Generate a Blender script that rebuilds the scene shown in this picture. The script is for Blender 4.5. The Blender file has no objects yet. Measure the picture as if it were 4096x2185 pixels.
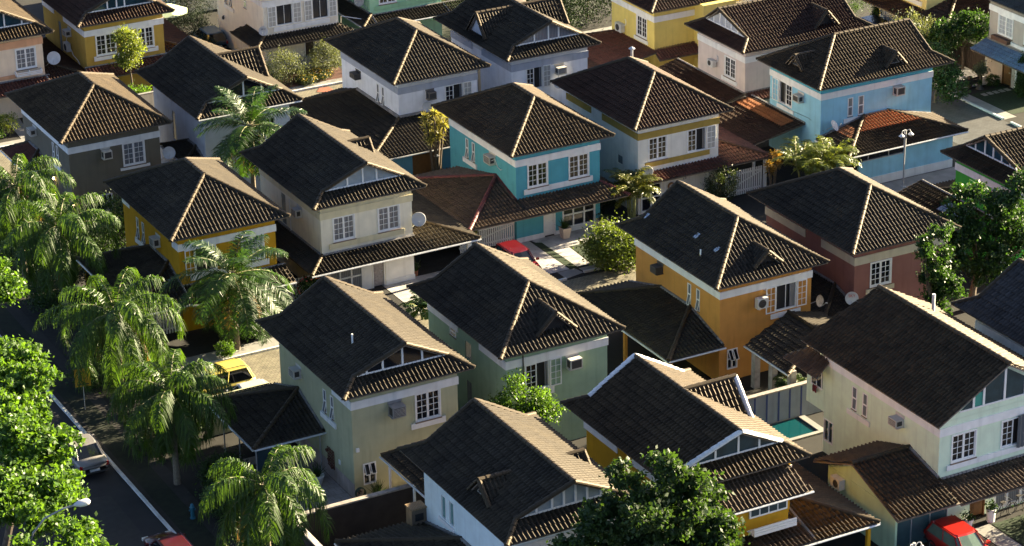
import bpy, math, random
import numpy as np
from mathutils import Vector, Matrix
random.seed(7)
RNG = np.random.default_rng(7)
S = bpy.context.scene
COL = S.collection
R = math.radians

# ---------------------------------------------------------------- camera, sky, sun, exposure
cam_d = bpy.data.cameras.new('camera')
cam_d.sensor_width = 36.0
cam_d.lens = 10681.075 / 4096 * 36.0
cam_d.clip_start = 1.0
cam_d.clip_end = 3000.0
cam = bpy.data.objects.new('camera', cam_d)
COL.objects.link(cam)
def cam_axes(yaw, pit, roll):
    cy, sy, cp, sp = math.cos(yaw), math.sin(yaw), math.cos(pit), math.sin(pit)
    f = Vector((sy * cp, cy * cp, -sp)); r = Vector((cy, -sy, 0)); u = r.cross(f)
    c, s = math.cos(roll), math.sin(roll)
    return c * r + s * u, -s * r + c * u, f
cr_, cu_, cf_ = cam_axes(R(27.96448), R(23.44929), R(-1.17176))
cam.matrix_world = Matrix(((cr_.x, cu_.x, -cf_.x, -71.169), (cr_.y, cu_.y, -cf_.y, -133.284),
                           (cr_.z, cu_.z, -cf_.z, 63.564), (0, 0, 0, 1)))
S.camera = cam

SUN_EL, SUN_AZ = 17.5, 3.0          # azimuth measured from +x towards +y
W = bpy.data.worlds.new('World'); S.world = W; W.use_nodes = True
wn = W.node_tree
sky = wn.nodes.new('ShaderNodeTexSky'); sky.sky_type = 'NISHITA'; sky.sun_disc = False
sky.sun_elevation = R(SUN_EL); sky.sun_rotation = R(90 - SUN_AZ)
sky.air_density = 0.38; sky.dust_density = 1.0; sky.ozone_density = 0.4
wn.links.new(sky.outputs[0], wn.nodes['Background'].inputs[0])
wn.nodes['Background'].inputs[1].default_value = 0.05
sd = bpy.data.lights.new('sun', 'SUN'); sd.energy = 5.0; sd.angle = R(0.5); sd.color = (1.0, 0.83, 0.55)
sun = bpy.data.objects.new('sun', sd); COL.objects.link(sun)
e_, a_ = R(SUN_EL), R(SUN_AZ)
sun.rotation_euler = Vector((-math.cos(e_) * math.cos(a_), -math.cos(e_) * math.sin(a_), -math.sin(e_))).to_track_quat('-Z', 'Y').to_euler()
sun.location = (150, 0, 60)
S.view_settings.view_transform = 'Standard'; S.view_settings.look = 'None'
S.view_settings.exposure = 2.85; S.view_settings.gamma = 1.0
S.render.engine = 'CYCLES'
S.cycles.max_bounces = 6; S.cycles.transparent_max_bounces = 6

# ---------------------------------------------------------------- mesh helpers
SPLIT = {'post', 'wall_band', 'gable_wall', 'plinth', 'rock', 'annex_wall', 'slat', 'leaf_glass', 'pillar'}
class M:
    """collects faces and links them as ONE mesh object"""
    def __init__(s): s.v = []; s.f = []; s.m = []; s.q = []; s.n = 0; s.parts = []
    def add(s, vs, fs, mi=0):
        b = s.n; s.parts.append((len(s.v), len(vs), len(s.f), len(fs)))
        s.v.extend(vs); s.n += len(vs)
        for f in fs: s.f.append([b + i for i in f]); s.m.append(mi)
        return s
    def quads(s, arr, uv=None, mi=0):          # arr (n,4,3)
        s.q.append((np.asarray(arr, float), uv, mi)); return s
    def box(s, x0, x1, y0, y1, z0, z1, mi=0):
        vs = [(x, y, z) for z in (z0, z1) for y in (y0, y1) for x in (x0, x1)]
        return s.add(vs, [(0, 2, 3, 1), (4, 5, 7, 6), (0, 1, 5, 4), (2, 6, 7, 3), (0, 4, 6, 2), (1, 3, 7, 5)], mi)
    def obox(s, o, a, b, c, mi=0):             # parallelepiped from corner o and edges a, b, c
        o, a, b, c = map(Vector, (o, a, b, c))
        vs = [o + a * i + b * j + c * k for k in (0, 1) for j in (0, 1) for i in (0, 1)]
        return s.add([tuple(v) for v in vs], [(0, 2, 3, 1), (4, 5, 7, 6), (0, 1, 5, 4), (2, 6, 7, 3), (0, 4, 6, 2), (1, 3, 7, 5)], mi)
    def poly(s, pts, mi=0): return s.add([tuple(p) for p in pts], [list(range(len(pts)))], mi)
    def tube(s, pts, rad, n=6, mi=0, cap=True):
        pts = [Vector(p) for p in pts]
        rs = rad if isinstance(rad, (list, tuple)) else [rad] * len(pts)
        vs, fs = [], []
        for i, p in enumerate(pts):
            d = (pts[min(i + 1, len(pts) - 1)] - pts[max(i - 1, 0)]).normalized()
            h = Vector((0, 0, 1)) if abs(d.z) < .9 else Vector((1, 0, 0))
            u = d.cross(h).normalized(); w = d.cross(u)
            for k in range(n):
                t = 2 * math.pi * k / n
                vs.append(tuple(p + (u * math.cos(t) + w * math.sin(t)) * rs[i]))
        for i in range(len(pts) - 1):
            for k in range(n):
                fs.append((i * n + k, i * n + (k + 1) % n, (i + 1) * n + (k + 1) % n, (i + 1) * n + k))
        if cap: fs += [list(range(n))[::-1], [(len(pts) - 1) * n + k for k in range(n)]]
        return s.add(vs, fs, mi)
    def lathe(s, prof, c=(0, 0, 0), n=16, mi=0, axis=(0, 0, 1)):
        ax = Vector(axis).normalized(); h = Vector((1, 0, 0)) if abs(ax.x) < .9 else Vector((0, 1, 0))
        u = ax.cross(h).normalized(); w = ax.cross(u); c = Vector(c); vs, fs = [], []
        for r, z in prof:
            for k in range(n):
                t = 2 * math.pi * k / n
                vs.append(tuple(c + ax * z + (u * math.cos(t) + w * math.sin(t)) * r))
        for i in range(len(prof) - 1):
            for k in range(n): fs.append((i * n + k, i * n + (k + 1) % n, (i + 1) * n + (k + 1) % n, (i + 1) * n + k))
        return s.add(vs, fs, mi)
    def build(s, name, mats, parent=None, smooth=False, uvname='uv'):
        if not isinstance(mats, (list, tuple)): mats = [mats]
        if name in SPLIT and len(s.parts) > 1 and not s.q:      # every post, band and lamp is an object of its own
            first = None
            for v0, nv, f0, nf in s.parts:
                k = M(); k.add(s.v[v0:v0 + nv], [[i - v0 for i in f] for f in s.f[f0:f0 + nf]]); k.m = s.m[f0:f0 + nf]
                o = k.build(name, mats, parent, smooth); first = first or o
            return first
        me = bpy.data.meshes.new(name)
        V = [np.array(s.v, float).reshape(-1, 3)]; sizes = [len(f) for f in s.f]
        loops = [i for f in s.f for i in f]; mi = list(s.m); base = s.n; uvs = None
        nq = sum(len(a) for a, _, _ in s.q)
        L = np.array(loops, np.int32); SZ = np.array(sizes, np.int32); MI = np.array(mi, np.int32)
        UV = np.zeros((len(L), 2))
        for a, uv, m_ in s.q:
            k = len(a); V.append(a.reshape(-1, 3))
            L = np.concatenate([L, np.arange(base, base + 4 * k, dtype=np.int32)]); base += 4 * k
            SZ = np.concatenate([SZ, np.full(k, 4, np.int32)]); MI = np.concatenate([MI, np.full(k, m_, np.int32)])
            UV = np.concatenate([UV, uv.reshape(-1, 2) if uv is not None else np.zeros((4 * k, 2))])
        V = np.concatenate(V)
        me.vertices.add(len(V)); me.vertices.foreach_set('co', V.ravel())
        me.loops.add(len(L)); me.loops.foreach_set('vertex_index', L)
        me.polygons.add(len(SZ))
        me.polygons.foreach_set('loop_start', np.concatenate([[0], np.cumsum(SZ)[:-1]]).astype(np.int32))
        me.polygons.foreach_set('loop_total', SZ)
        me.polygons.foreach_set('material_index', MI)
        if nq and any(uv is not None for _, uv, _ in s.q):
            lay = me.uv_layers.new(name=uvname); lay.data.foreach_set('uv', UV.ravel())
        for m_ in mats: me.materials.append(m_)
        me.update(calc_edges=True); me.validate()
        me.polygons.foreach_set('use_smooth', np.full(len(SZ), bool(smooth)))
        o = bpy.data.objects.new(name, me); COL.objects.link(o)
        if parent: o.parent = parent
        return o

def tag(o, label, cat, group=None):
    o['label'] = label; o['category'] = cat
    if group: o['group'] = group
    return o
def thing(name, label, cat, loc=(0, 0, 0), rz=0.0, group=None):
    o = bpy.data.objects.new(name, None); o.empty_display_size = .3; COL.objects.link(o)
    o.location = loc; o.rotation_euler = (0, 0, rz)
    return tag(o, label, cat, group)
def struct(o, kind='structure'): o['kind'] = kind; return o

# ---------------------------------------------------------------- materials
MATS = {}
def mat(name, col, rough=.85, metal=0.0, noise=.12, nscale=3.0, bump=0.0, bscale=60.0, spec=.5, stain=0.0):
    if name in MATS: return MATS[name]
    m = bpy.data.materials.new(name); m.use_nodes = True; t = m.node_tree; b = t.nodes['Principled BSDF']
    b.inputs['Roughness'].default_value = rough; b.inputs['Metallic'].default_value = metal
    b.inputs['Specular IOR Level'].default_value = spec
    tc = t.nodes.new('ShaderNodeTexCoord')
    n = t.nodes.new('ShaderNodeTexNoise'); n.inputs['Scale'].default_value = nscale; n.inputs['Detail'].default_value = 6
    t.links.new(tc.outputs['Object'], n.inputs['Vector'])
    mr = t.nodes.new('ShaderNodeMapRange'); mr.inputs[1].default_value = .3; mr.inputs[2].default_value = .7
    mr.inputs[3].default_value = 1 - noise; mr.inputs[4].default_value = 1 + noise
    t.links.new(n.outputs['Fac'], mr.inputs[0])
    mx = t.nodes.new('ShaderNodeVectorMath'); mx.operation = 'SCALE'; mx.inputs[0].default_value = col[:3]
    t.links.new(mr.outputs[0], mx.inputs['Scale'])
    out = mx.outputs[0]
    if stain > 0:      # vertical run-off marks
        mp = t.nodes.new('ShaderNodeMapping'); mp.inputs['Scale'].default_value = (1.6, 1.6, .12)
        t.links.new(tc.outputs['Object'], mp.inputs['Vector'])
        n2 = t.nodes.new('ShaderNodeTexNoise'); n2.inputs['Scale'].default_value = 2.2; n2.inputs['Detail'].default_value = 5
        t.links.new(mp.outputs[0], n2.inputs['Vector'])
        r2 = t.nodes.new('ShaderNodeMapRange'); r2.inputs[1].default_value = .52; r2.inputs[2].default_value = .75
        r2.inputs[3].default_value = 1; r2.inputs[4].default_value = 1 - stain
        t.links.new(n2.outputs['Fac'], r2.inputs[0])
        m2 = t.nodes.new('ShaderNodeVectorMath'); m2.operation = 'SCALE'
        t.links.new(out, m2.inputs[0]); t.links.new(r2.outputs[0], m2.inputs['Scale']); out = m2.outputs[0]
    t.links.new(out, b.inputs['Base Color'])
    if bump > 0:
        nb = t.nodes.new('ShaderNodeTexNoise'); nb.inputs['Scale'].default_value = bscale; nb.inputs['Detail'].default_value = 3
        t.links.new(tc.outputs['Object'], nb.inputs['Vector'])
        bp = t.nodes.new('ShaderNodeBump'); bp.inputs['Strength'].default_value = bump; bp.inputs['Distance'].default_value = .02
        t.links.new(nb.outputs['Fac'], bp.inputs['Height']); t.links.new(bp.outputs[0], b.inputs['Normal'])
    MATS[name] = m; return m
def srgb(r, g, b):
    f = lambda c: ((c / 255 + .055) / 1.055) ** 2.4 if c > 10 else c / 255 / 12.92
    return (f(r), f(g), f(b))
def wallm(name, r, g, b): return mat('plaster_' + name, srgb(r, g, b), .92, noise=.08, nscale=1.4, stain=.15, spec=.25)

def tilem(name, c1, c2, lich=(.20, .17, .11), lf=.35, rough=.62):
    if name in MATS: return MATS[name]
    m = bpy.data.materials.new(name); m.use_nodes = True; t = m.node_tree; b = t.nodes['Principled BSDF']
    b.inputs['Roughness'].default_value = rough; b.inputs['Specular IOR Level'].default_value = .40
    b.inputs['Specular Tint'].default_value = (1.0, .80, .55, 1)
    uv = t.nodes.new('ShaderNodeUVMap')
    fl = t.nodes.new('ShaderNodeVectorMath'); fl.operation = 'FLOOR'; t.links.new(uv.outputs[0], fl.inputs[0])
    wnz = t.nodes.new('ShaderNodeTexWhiteNoise'); wnz.noise_dimensions = '2D'; t.links.new(fl.outputs[0], wnz.inputs['Vector'])
    mix = t.nodes.new('ShaderNodeMix'); mix.data_type = 'RGBA'
    mix.inputs['A'].default_value = (*c1, 1); mix.inputs['B'].default_value = (*c2, 1)
    t.links.new(wnz.outputs['Value'], mix.inputs['Factor'])
    tc = t.nodes.new('ShaderNodeTexCoord')
    n = t.nodes.new('ShaderNodeTexNoise'); n.inputs['Scale'].default_value = .55; n.inputs['Detail'].default_value = 8; n.inputs['Roughness'].default_value = .7
    t.links.new(tc.outputs['Object'], n.inputs['Vector'])
    rm = t.nodes.new('ShaderNodeMapRange'); rm.inputs[1].default_value = .45; rm.inputs[2].default_value = .72; rm.inputs[3].default_value = 0; rm.inputs[4].default_value = lf
    t.links.new(n.outputs['Fac'], rm.inputs[0])
    m2 = t.nodes.new('ShaderNodeMix'); m2.data_type = 'RGBA'; m2.inputs['B'].default_value = (*lich, 1)
    t.links.new(rm.outputs[0], m2.inputs['Factor']); t.links.new(mix.outputs['Result'], m2.inputs['A'])
    n3 = t.nodes.new('ShaderNodeTexNoise'); n3.inputs['Scale'].default_value = 14; n3.inputs['Detail'].default_value = 4
    t.links.new(tc.outputs['Object'], n3.inputs['Vector'])
    r3 = t.nodes.new('ShaderNodeMapRange'); r3.inputs[1].default_value = .3; r3.inputs[2].default_value = .7; r3.inputs[3].default_value = .72; r3.inputs[4].default_value = 1.25
    t.links.new(n3.outputs['Fac'], r3.inputs[0])
    sc = t.nodes.new('ShaderNodeVectorMath'); sc.operation = 'SCALE'
    t.links.new(m2.outputs['Result'], sc.inputs[0]); t.links.new(r3.outputs[0], sc.inputs['Scale'])
    t.links.new(sc.outputs[0], b.inputs['Base Color'])
    MATS[name] = m; return m
def leafm(name, col, trans=.45, rough=.42, var=.35):
    if name in MATS: return MATS[name]
    m = bpy.data.materials.new(name); m.use_nodes = True; t = m.node_tree; b = t.nodes['Principled BSDF']; o = t.nodes['Material Output']
    b.inputs['Roughness'].default_value = rough
    g = t.nodes.new('ShaderNodeNewGeometry')
    rm = t.nodes.new('ShaderNodeMapRange'); rm.inputs[3].default_value = 1 - var; rm.inputs[4].default_value = 1 + var
    t.links.new(g.outputs['Random Per Island'], rm.inputs[0])
    sc = t.nodes.new('ShaderNodeVectorMath'); sc.operation = 'SCALE'; sc.inputs[0].default_value = col
    t.links.new(rm.outputs[0], sc.inputs['Scale']); t.links.new(sc.outputs[0], b.inputs['Base Color'])
    tr = t.nodes.new('ShaderNodeBsdfTranslucent')
    s2 = t.nodes.new('ShaderNodeVectorMath'); s2.operation = 'MULTIPLY'; s2.inputs[1].default_value = (1.9, 1.7, .7)
    t.links.new(sc.outputs[0], s2.inputs[0]); t.links.new(s2.outputs[0], tr.inputs['Color'])
    mx = t.nodes.new('ShaderNodeMixShader'); mx.inputs[0].default_value = trans
    t.links.new(b.outputs[0], mx.inputs[1]); t.links.new(tr.outputs[0], mx.inputs[2]); t.links.new(mx.outputs[0], o.inputs[0])
    MATS[name] = m; return m
def brickm(name, c1, c2, mortar, sc=(1, 1), w=.2, h=.1, rough=.9):
    if name in MATS: return MATS[name]
    m = bpy.data.materials.new(name); m.use_nodes = True; t = m.node_tree; b = t.nodes['Principled BSDF']; b.inputs['Roughness'].default_value = rough
    tc = t.nodes.new('ShaderNodeTexCoord'); br = t.nodes.new('ShaderNodeTexBrick')
    br.inputs['Color1'].default_value = (*c1, 1); br.inputs['Color2'].default_value = (*c2, 1); br.inputs['Mortar'].default_value = (*mortar, 1)
    br.inputs['Scale'].default_value = 1; br.inputs['Brick Width'].default_value = w; br.inputs['Row Height'].default_value = h; br.inputs['Mortar Size'].default_value = .012
    t.links.new(tc.outputs['Object'], br.inputs['Vector'])
    n = t.nodes.new('ShaderNodeTexNoise'); n.inputs['Scale'].default_value = 1.2; n.inputs['Detail'].default_value = 7; t.links.new(tc.outputs['Object'], n.inputs['Vector'])
    r3 = t.nodes.new('ShaderNodeMapRange'); r3.inputs[1].default_value = .3; r3.inputs[2].default_value = .7; r3.inputs[3].default_value = .7; r3.inputs[4].default_value = 1.2
    t.links.new(n.outputs['Fac'], r3.inputs[0])
    s_ = t.nodes.new('ShaderNodeVectorMath'); s_.operation = 'SCALE'; t.links.new(br.outputs['Color'], s_.inputs[0]); t.links.new(r3.outputs[0], s_.inputs['Scale'])
    t.links.new(s_.outputs[0], b.inputs['Base Color'])
    MATS[name] = m; return m

WHITE = mat('white_paint', (.80, .80, .78), .55, noise=.05, nscale=4, spec=.4)
TRIM = wallm('white', 232, 232, 230)
ALU = mat('aluminium', (.55, .57, .58), .35, .6, noise=.05)
GUT = mat('gutter_metal', (.62, .64, .65), .4, .3, noise=.12, nscale=5)
SOFFIT = mat('soffit_wood', (.16, .13, .10), .8, noise=.2)
GLASS = mat('window_glass', (.012, .014, .018), .06, noise=.3, nscale=2, spec=.6)
GLASSB = mat('blue_glass', (.02, .05, .065), .1, noise=.3, nscale=2, spec=.6)
TEALG = mat('green_curtain_glass', (.05, .28, .23), .2, noise=.15, nscale=2)
GREYG = mat('frosted_glass', (.30, .35, .38), .25, noise=.1, nscale=3)
def curtain(name, col):
    if name in MATS: return MATS[name]
    m = mat(name, col, .15, noise=.05); t = m.node_tree; b = t.nodes['Principled BSDF']
    tc = t.nodes.new('ShaderNodeTexCoord'); wv = t.nodes.new('ShaderNodeTexWave'); wv.inputs['Scale'].default_value = 5.5
    wv.inputs['Distortion'].default_value = 1.2; wv.bands_direction = 'DIAGONAL'
    mp = t.nodes.new('ShaderNodeMapping'); mp.inputs['Scale'].default_value = (1, 1, .02)
    t.links.new(tc.outputs['Object'], mp.inputs[0]); t.links.new(mp.outputs[0], wv.inputs['Vector'])
    r_ = t.nodes.new('ShaderNodeMapRange'); r_.inputs[3].default_value = .55; r_.inputs[4].default_value = 1.15
    t.links.new(wv.outputs['Fac'], r_.inputs[0])
    s_ = t.nodes.new('ShaderNodeVectorMath'); s_.operation = 'SCALE'; s_.inputs[0].default_value = col
    t.links.new(r_.outputs[0], s_.inputs['Scale']); t.links.new(s_.outputs[0], b.inputs['Base Color'])
    return m
CURT = curtain('grey_curtain', (.20, .21, .23)); CURTW = curtain('white_curtain', (.5, .52, .55)); CURTD = curtain('dark_blind', (.035, .037, .045))
BLOCK = brickm('glass_block', (.16, .19, .20), (.22, .25, .26), (.34, .34, .33), w=.2, h=.2, rough=.25)
ACM = mat('air_conditioner_paint', (.52, .50, .46), .5, noise=.12)
ACD = mat('dark_grille', (.045, .042, .04), .6)
DISH = mat('dish_paint', (.50, .51, .52), .5, noise=.1)
RUST = mat('rust', (.28, .13, .05), .8, noise=.4, nscale=9)
DOORW = mat('weathered_door', (.33, .30, .30), .7, noise=.25, nscale=8)
DOORB = mat('brown_door', (.16, .075, .025), .5, noise=.2, nscale=6)
DARK = mat('interior_shade', (.02, .019, .018), .9)  # near-black sheets: the shade of rooms and hollows painted as colour
# roof tile families
T_CH = tilem('tile_charcoal', (.011, .0105, .010), (.030, .027, .022), (.10, .078, .046), .36)
T_BR = tilem('tile_brown', (.020, .014, .009), (.050, .034, .020), (.11, .078, .04), .40)
T_RD = tilem('tile_redbrown', (.024, .011, .009), (.050, .023, .017), (.09, .055, .035), .30)
T_RP = tilem('tile_red_porch', (.085, .034, .027), (.14, .055, .042), (.17, .10, .075), .3)
T_BL = tilem('tile_blue_grey', (.032, .034, .037), (.062, .064, .067), (.13, .12, .11), .3)
T_OR = tilem('tile_orange', (.32, .11, .04), (.42, .16, .06), (.3, .14, .07), .3)
T_BP = tilem('tile_porch_brown', (.05, .035, .025), (.095, .066, .046), (.15, .115, .075), .4)
T_SL = tilem('tile_slate_blue', (.16, .22, .33), (.22, .30, .42), (.2, .24, .3), .3)
CAPS = {}
def capm(t):
    return {'tile_charcoal': 'tile_charcoal', 'tile_brown': 'tile_brown'}.get(t.name, t.name)

CAP_TILE = tilem('ridge_cap_tile', (.018, .014, .010), (.042, .032, .021), (.09, .068, .04), .3)
# ---------------------------------------------------------------- roof tiles as real corrugated geometry
PITCH, ROW = .235, .38
def tiles(m, poly, mi=0, pitch=PITCH, row=ROW, amp=.062, lap=.05, ns=8, bref=None):
    P = np.array(poly, float)
    n = np.zeros(3)
    for i in range(len(P)): n += np.cross(P[i], P[(i + 1) % len(P)])
    n /= np.linalg.norm(n)
    if n[2] < 0: n = -n
    u = np.cross((0, 0, 1.), n); u /= np.linalg.norm(u)
    s = np.cross(u, n)
    if s[2] > 0: s = -s
    o = P[0]; a = (P - o) @ u; b = (P - o) @ s
    if bref is None: bmax = b.max()
    else: bmax = (np.array(bref, float) - o) @ s
    N = max(2, int(round((a.max() - a.min()) / (pitch / ns))))
    ca = np.linspace(a.min() + 1e-5, a.max() - 1e-5, N + 1)
    lo = np.full(N + 1, 1e9); hi = np.full(N + 1, -1e9)
    for i in range(len(P)):
        j = (i + 1) % len(P); a0, a1, b0, b1 = a[i], a[j], b[i], b[j]
        if abs(a1 - a0) < 1e-9: continue
        t = (ca - a0) / (a1 - a0); ok = (t >= -1e-9) & (t <= 1 + 1e-9); bb = b0 + t * (b1 - b0)
        lo = np.where(ok, np.minimum(lo, bb), lo); hi = np.where(ok, np.maximum(hi, bb), hi)
    ph = (ca - a.min()) / pitch
    prof = amp * np.maximum(np.cos(2 * math.pi * ph), -.55)
    colid = np.floor(ph + .5)
    k0 = int(math.floor((bmax - hi.max()) / row)) ; k1 = int(math.ceil((bmax - lo.min()) / row)) + 1
    arrs, uvs = [], []
    for k in range(k0, k1):
        rb, rt = bmax - k * row, bmax - (k + 1) * row
        jit = RNG.normal(0, .006, int(colid.max()) + 2)
        hj = jit[np.clip(colid.astype(int), 0, None)]
        t0 = np.maximum(lo, rt); t1 = np.minimum(hi, rb)
        ok = ((t1[:-1] - t0[:-1]) > 1e-4) | ((t1[1:] - t0[1:]) > 1e-4)
        if not ok.any(): continue
        t1 = np.maximum(t1, t0)
        h0 = prof + hj + lap * (t0 - rt) / row; h1 = prof + hj + lap * (t1 - rt) / row
        A = lambda cc, tt, hh: o + cc[:, None] * u + tt[:, None] * s + hh[:, None] * n
        p0 = A(ca, t0, h0); p1 = A(ca, t1, h1)
        q = np.stack([p0[:-1], p1[:-1], p1[1:], p0[1:]], 1)[ok]
        uu = (np.floor((colid[:-1] + colid[1:]) / 2 + .25) + .5)[ok]
        uvq = np.zeros((len(q), 4, 2)); uvq[:, :, 0] = uu[:, None]; uvq[:, :, 1] = k + .5
        arrs.append(q); uvs.append(uvq)
    m.quads(np.concatenate(arrs), np.concatenate(uvs), mi)
    # backing board: the thin slab below the tiles
    up = [Vector(p) - Vector(n) * .05 for p in P]; dn = [Vector(p) - Vector(n) * .11 for p in P]
    if Vector((0, 0, 1)).dot((up[1] - up[0]).cross(up[2] - up[0])) < 0: up.reverse(); dn.reverse()
    L = len(up)
    m.add([tuple(v) for v in up + dn], [list(range(L)), list(range(2 * L - 1, L - 1, -1))] +
          [(i, i + L, (i + 1) % L + L, (i + 1) % L) for i in range(L)], 1)
    return n
def caps(m, a, b, mi=0, r=.115, step=.40, lift=.035, white=False):
    a, b = Vector(a), Vector(b); d = b - a; L = d.length; d.normalize()
    k = max(1, int(round(L / step)));  st = L / k
    side = d.cross(Vector((0, 0, 1))).normalized(); up = side.cross(d)
    for i in range(k):
        p0 = a + d * (i * st - .03); p1 = a + d * ((i + 1) * st + .03)
        r0, r1 = r * 1.05, r * .93
        jj = random.uniform(-.006, .006)
        vs = []
        for p, rr in ((p0, r0), (p1, r1)):
            for t in range(7):
                an = math.pi * (t / 6) * 1.1 - .05 * math.pi
                vs.append(tuple(p + side * math.cos(an) * rr * 1.1 + up * (math.sin(an) * rr * 1.05 + lift + jj - (0.0 if rr == r0 else .015))))
        fs = [(t, t + 1, t + 8, t + 7) for t in range(6)] + [list(range(6, -1, -1)), list(range(7, 14))]
        m.add(vs, fs, mi)
def roof(parent, name, polys, capl, tm, capmat=None, extra=None, brefs=None):
    m = M()
    for i, p in enumerate(polys): tiles(m, p, 0, bref=None if not brefs else brefs[i])
    o = m.build(name, [tm, SOFFIT], parent)
    if capl:
        for a, b in capl:
            c = M(); caps(c, a, b); c.build('ridge_tiles', (capmat if capmat and 'red' in capmat.name else CAP_TILE), o)
    return o
def text_obj(cu, name, parent, mtl):       # lettering as a real mesh
    tmp = bpy.data.objects.new('lettering_curve', cu); COL.objects.link(tmp)
    bpy.context.view_layer.update()
    me = bpy.data.meshes.new_from_object(tmp.evaluated_get(bpy.context.evaluated_depsgraph_get()))
    bpy.data.objects.remove(tmp); bpy.data.curves.remove(cu); me.materials.clear(); me.materials.append(mtl)
    o = bpy.data.objects.new(name, me); COL.objects.link(o); o.parent = parent; return o
# ---------------------------------------------------------------- houses
class House:
    def __init__(s, label, x, y, rot=0, w=5.9, d=8.8, wall=None, top=None, band=None, tile=None, kind='house', colour=None):
        s.t = thing(kind, label, 'house', (x, y, 0), R(rot))
        s.w, s.d = w, d; s.wall, s.top, s.band, s.tile = wall, top or wall, band or TRIM, tile
        s.holes = {'F': [], 'L': [], 'R': [], 'B': []}; s.rot = rot; s.x, s.y = x, y
    def fr(s, face):                       # origin, along, outward
        return {'F': (Vector((0, 0, 0)), Vector((1, 0, 0)), Vector((0, -1, 0))),
                'L': (Vector((0, 0, 0)), Vector((0, 1, 0)), Vector((-1, 0, 0))),
                'R': (Vector((s.w, 0, 0)), Vector((0, 1, 0)), Vector((1, 0, 0))),
                'B': (Vector((0, s.d, 0)), Vector((1, 0, 0)), Vector((0, 1, 0)))}[face]
    def fb(s, m, face, u0, u1, z0, z1, n0, n1, mi=0):
        o, a, n = s.fr(face)
        m.obox(o + a * u0 + n * n0 + Vector((0, 0, z0)), a * (u1 - u0), n * (n1 - n0), Vector((0, 0, z1 - z0)), mi); return m
    def pt(s, face, u, z, n=0):
        o, a, nn = s.fr(face); return o + a * u + nn * n + Vector((0, 0, z))
    def hole(s, face, u0, u1, z0, z1): s.holes[face].append((u0, u1, z0, z1))
    def walls(s, h=6.15, split=5.2, gablez=None):
        m = M()
        for face in 'FLRB':
            o, a, n = s.fr(face); W_ = s.w if face in 'FB' else s.d
            us = sorted({0, W_, *[v for q in s.holes[face] for v in q[:2]]}); zs = sorted({0, split, h, *[v for q in s.holes[face] for v in q[2:]]})
            for i in range(len(us) - 1):
                for j in range(len(zs) - 1):
                    uc, zc = (us[i] + us[i + 1]) / 2, (zs[j] + zs[j + 1]) / 2
                    if any(q[0] < uc < q[1] and q[2] < zc < q[3] for q in s.holes[face]): continue
                    P = [o + a * us[i] + Vector((0, 0, zs[j])), o + a * us[i + 1] + Vector((0, 0, zs[j])), o + a * us[i + 1] + Vector((0, 0, zs[j + 1])), o + a * us[i] + Vector((0, 0, zs[j + 1]))]
                    if n.dot((P[1] - P[0]).cross(P[2] - P[0])) < 0: P.reverse()
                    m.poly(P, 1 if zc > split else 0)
            for (u0, u1, z0, z1) in s.holes[face]:
                c = [o + a * u + Vector((0, 0, z)) for u, z in ((u0, z0), (u1, z0), (u1, z1), (u0, z1))]
                for i in range(4): m.poly([c[i], c[(i + 1) % 4], c[(i + 1) % 4] - n * .16, c[i] - n * .16], 0)
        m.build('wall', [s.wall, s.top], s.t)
    def bandit(s, mtl=None, F=(None, None), L=None, Rr=None, z0=5.0, z1=5.43):
        m = M(); mtl = mtl or s.band
        if F is not False: s.fb(m, 'F', -.05 if F[0] is None else F[0], s.w + .05 if F[1] is None else F[1], z0, z1, .002, .05)
        for face, lst in (('L', L), ('R', Rr)):
            for (a, b) in (lst or []): s.fb(m, face, a, b, z0, z1, .002, .05)
        return m.build('wall_band', mtl, s.t)
    def sill(s, face, u0, u1, z0=3.08, z1=3.42, mtl=None):
        m = M(); s.fb(m, face, u0, u1, z0, z1, .002, .07); return m.build('sill_board', mtl or s.band, s.t)
    def leaf(s, m, face, u0, u1, z0, z1, n0, nc=2, nr=4, b=.06, mt=.026, mi=0, th=.035):
        s.fb(m, face, u0, u0 + b, z0, z1, n0, n0 + th, mi); s.fb(m, face, u1 - b, u1, z0, z1, n0, n0 + th, mi)
        s.fb(m, face, u0 + b, u1 - b, z0, z0 + b, n0, n0 + th, mi); s.fb(m, face, u0 + b, u1 - b, z1 - b, z1, n0, n0 + th, mi)
        for i in range(1, nc):
            c = u0 + b + (u1 - u0 - 2 * b) * i / nc; s.fb(m, face, c - mt / 2, c + mt / 2, z0 + b, z1 - b, n0 + .004, n0 + th - .004, mi)
        for j in range(1, nr):
            c = z0 + b + (z1 - z0 - 2 * b) * j / nr; s.fb(m, face, u0 + b, u1 - b, c - mt / 2, c + mt / 2, n0 + .006, n0 + th - .006, mi)
    def outer(s, m, face, u0, u1, z0, z1, b=.055, n0=-.10, n1=.035):
        s.fb(m, face, u0 - .01, u0 + b, z0 - .01, z1 + .01, n0, n1); s.fb(m, face, u1 - b, u1 + .01, z0 - .01, z1 + .01, n0, n1)
        s.fb(m, face, u0 + b, u1 - b, z0 - .01, z0 + b, n0, n1); s.fb(m, face, u0 + b, u1 - b, z1 - b, z1 + .01, n0, n1)
    def pane(s, face, u0, u1, z0, z1, n, mtl, parent, name='pane'):
        m = M(); s.fb(m, face, u0, u1, z0, z1, n - .012, n); return m.build(name, mtl, parent)
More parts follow.
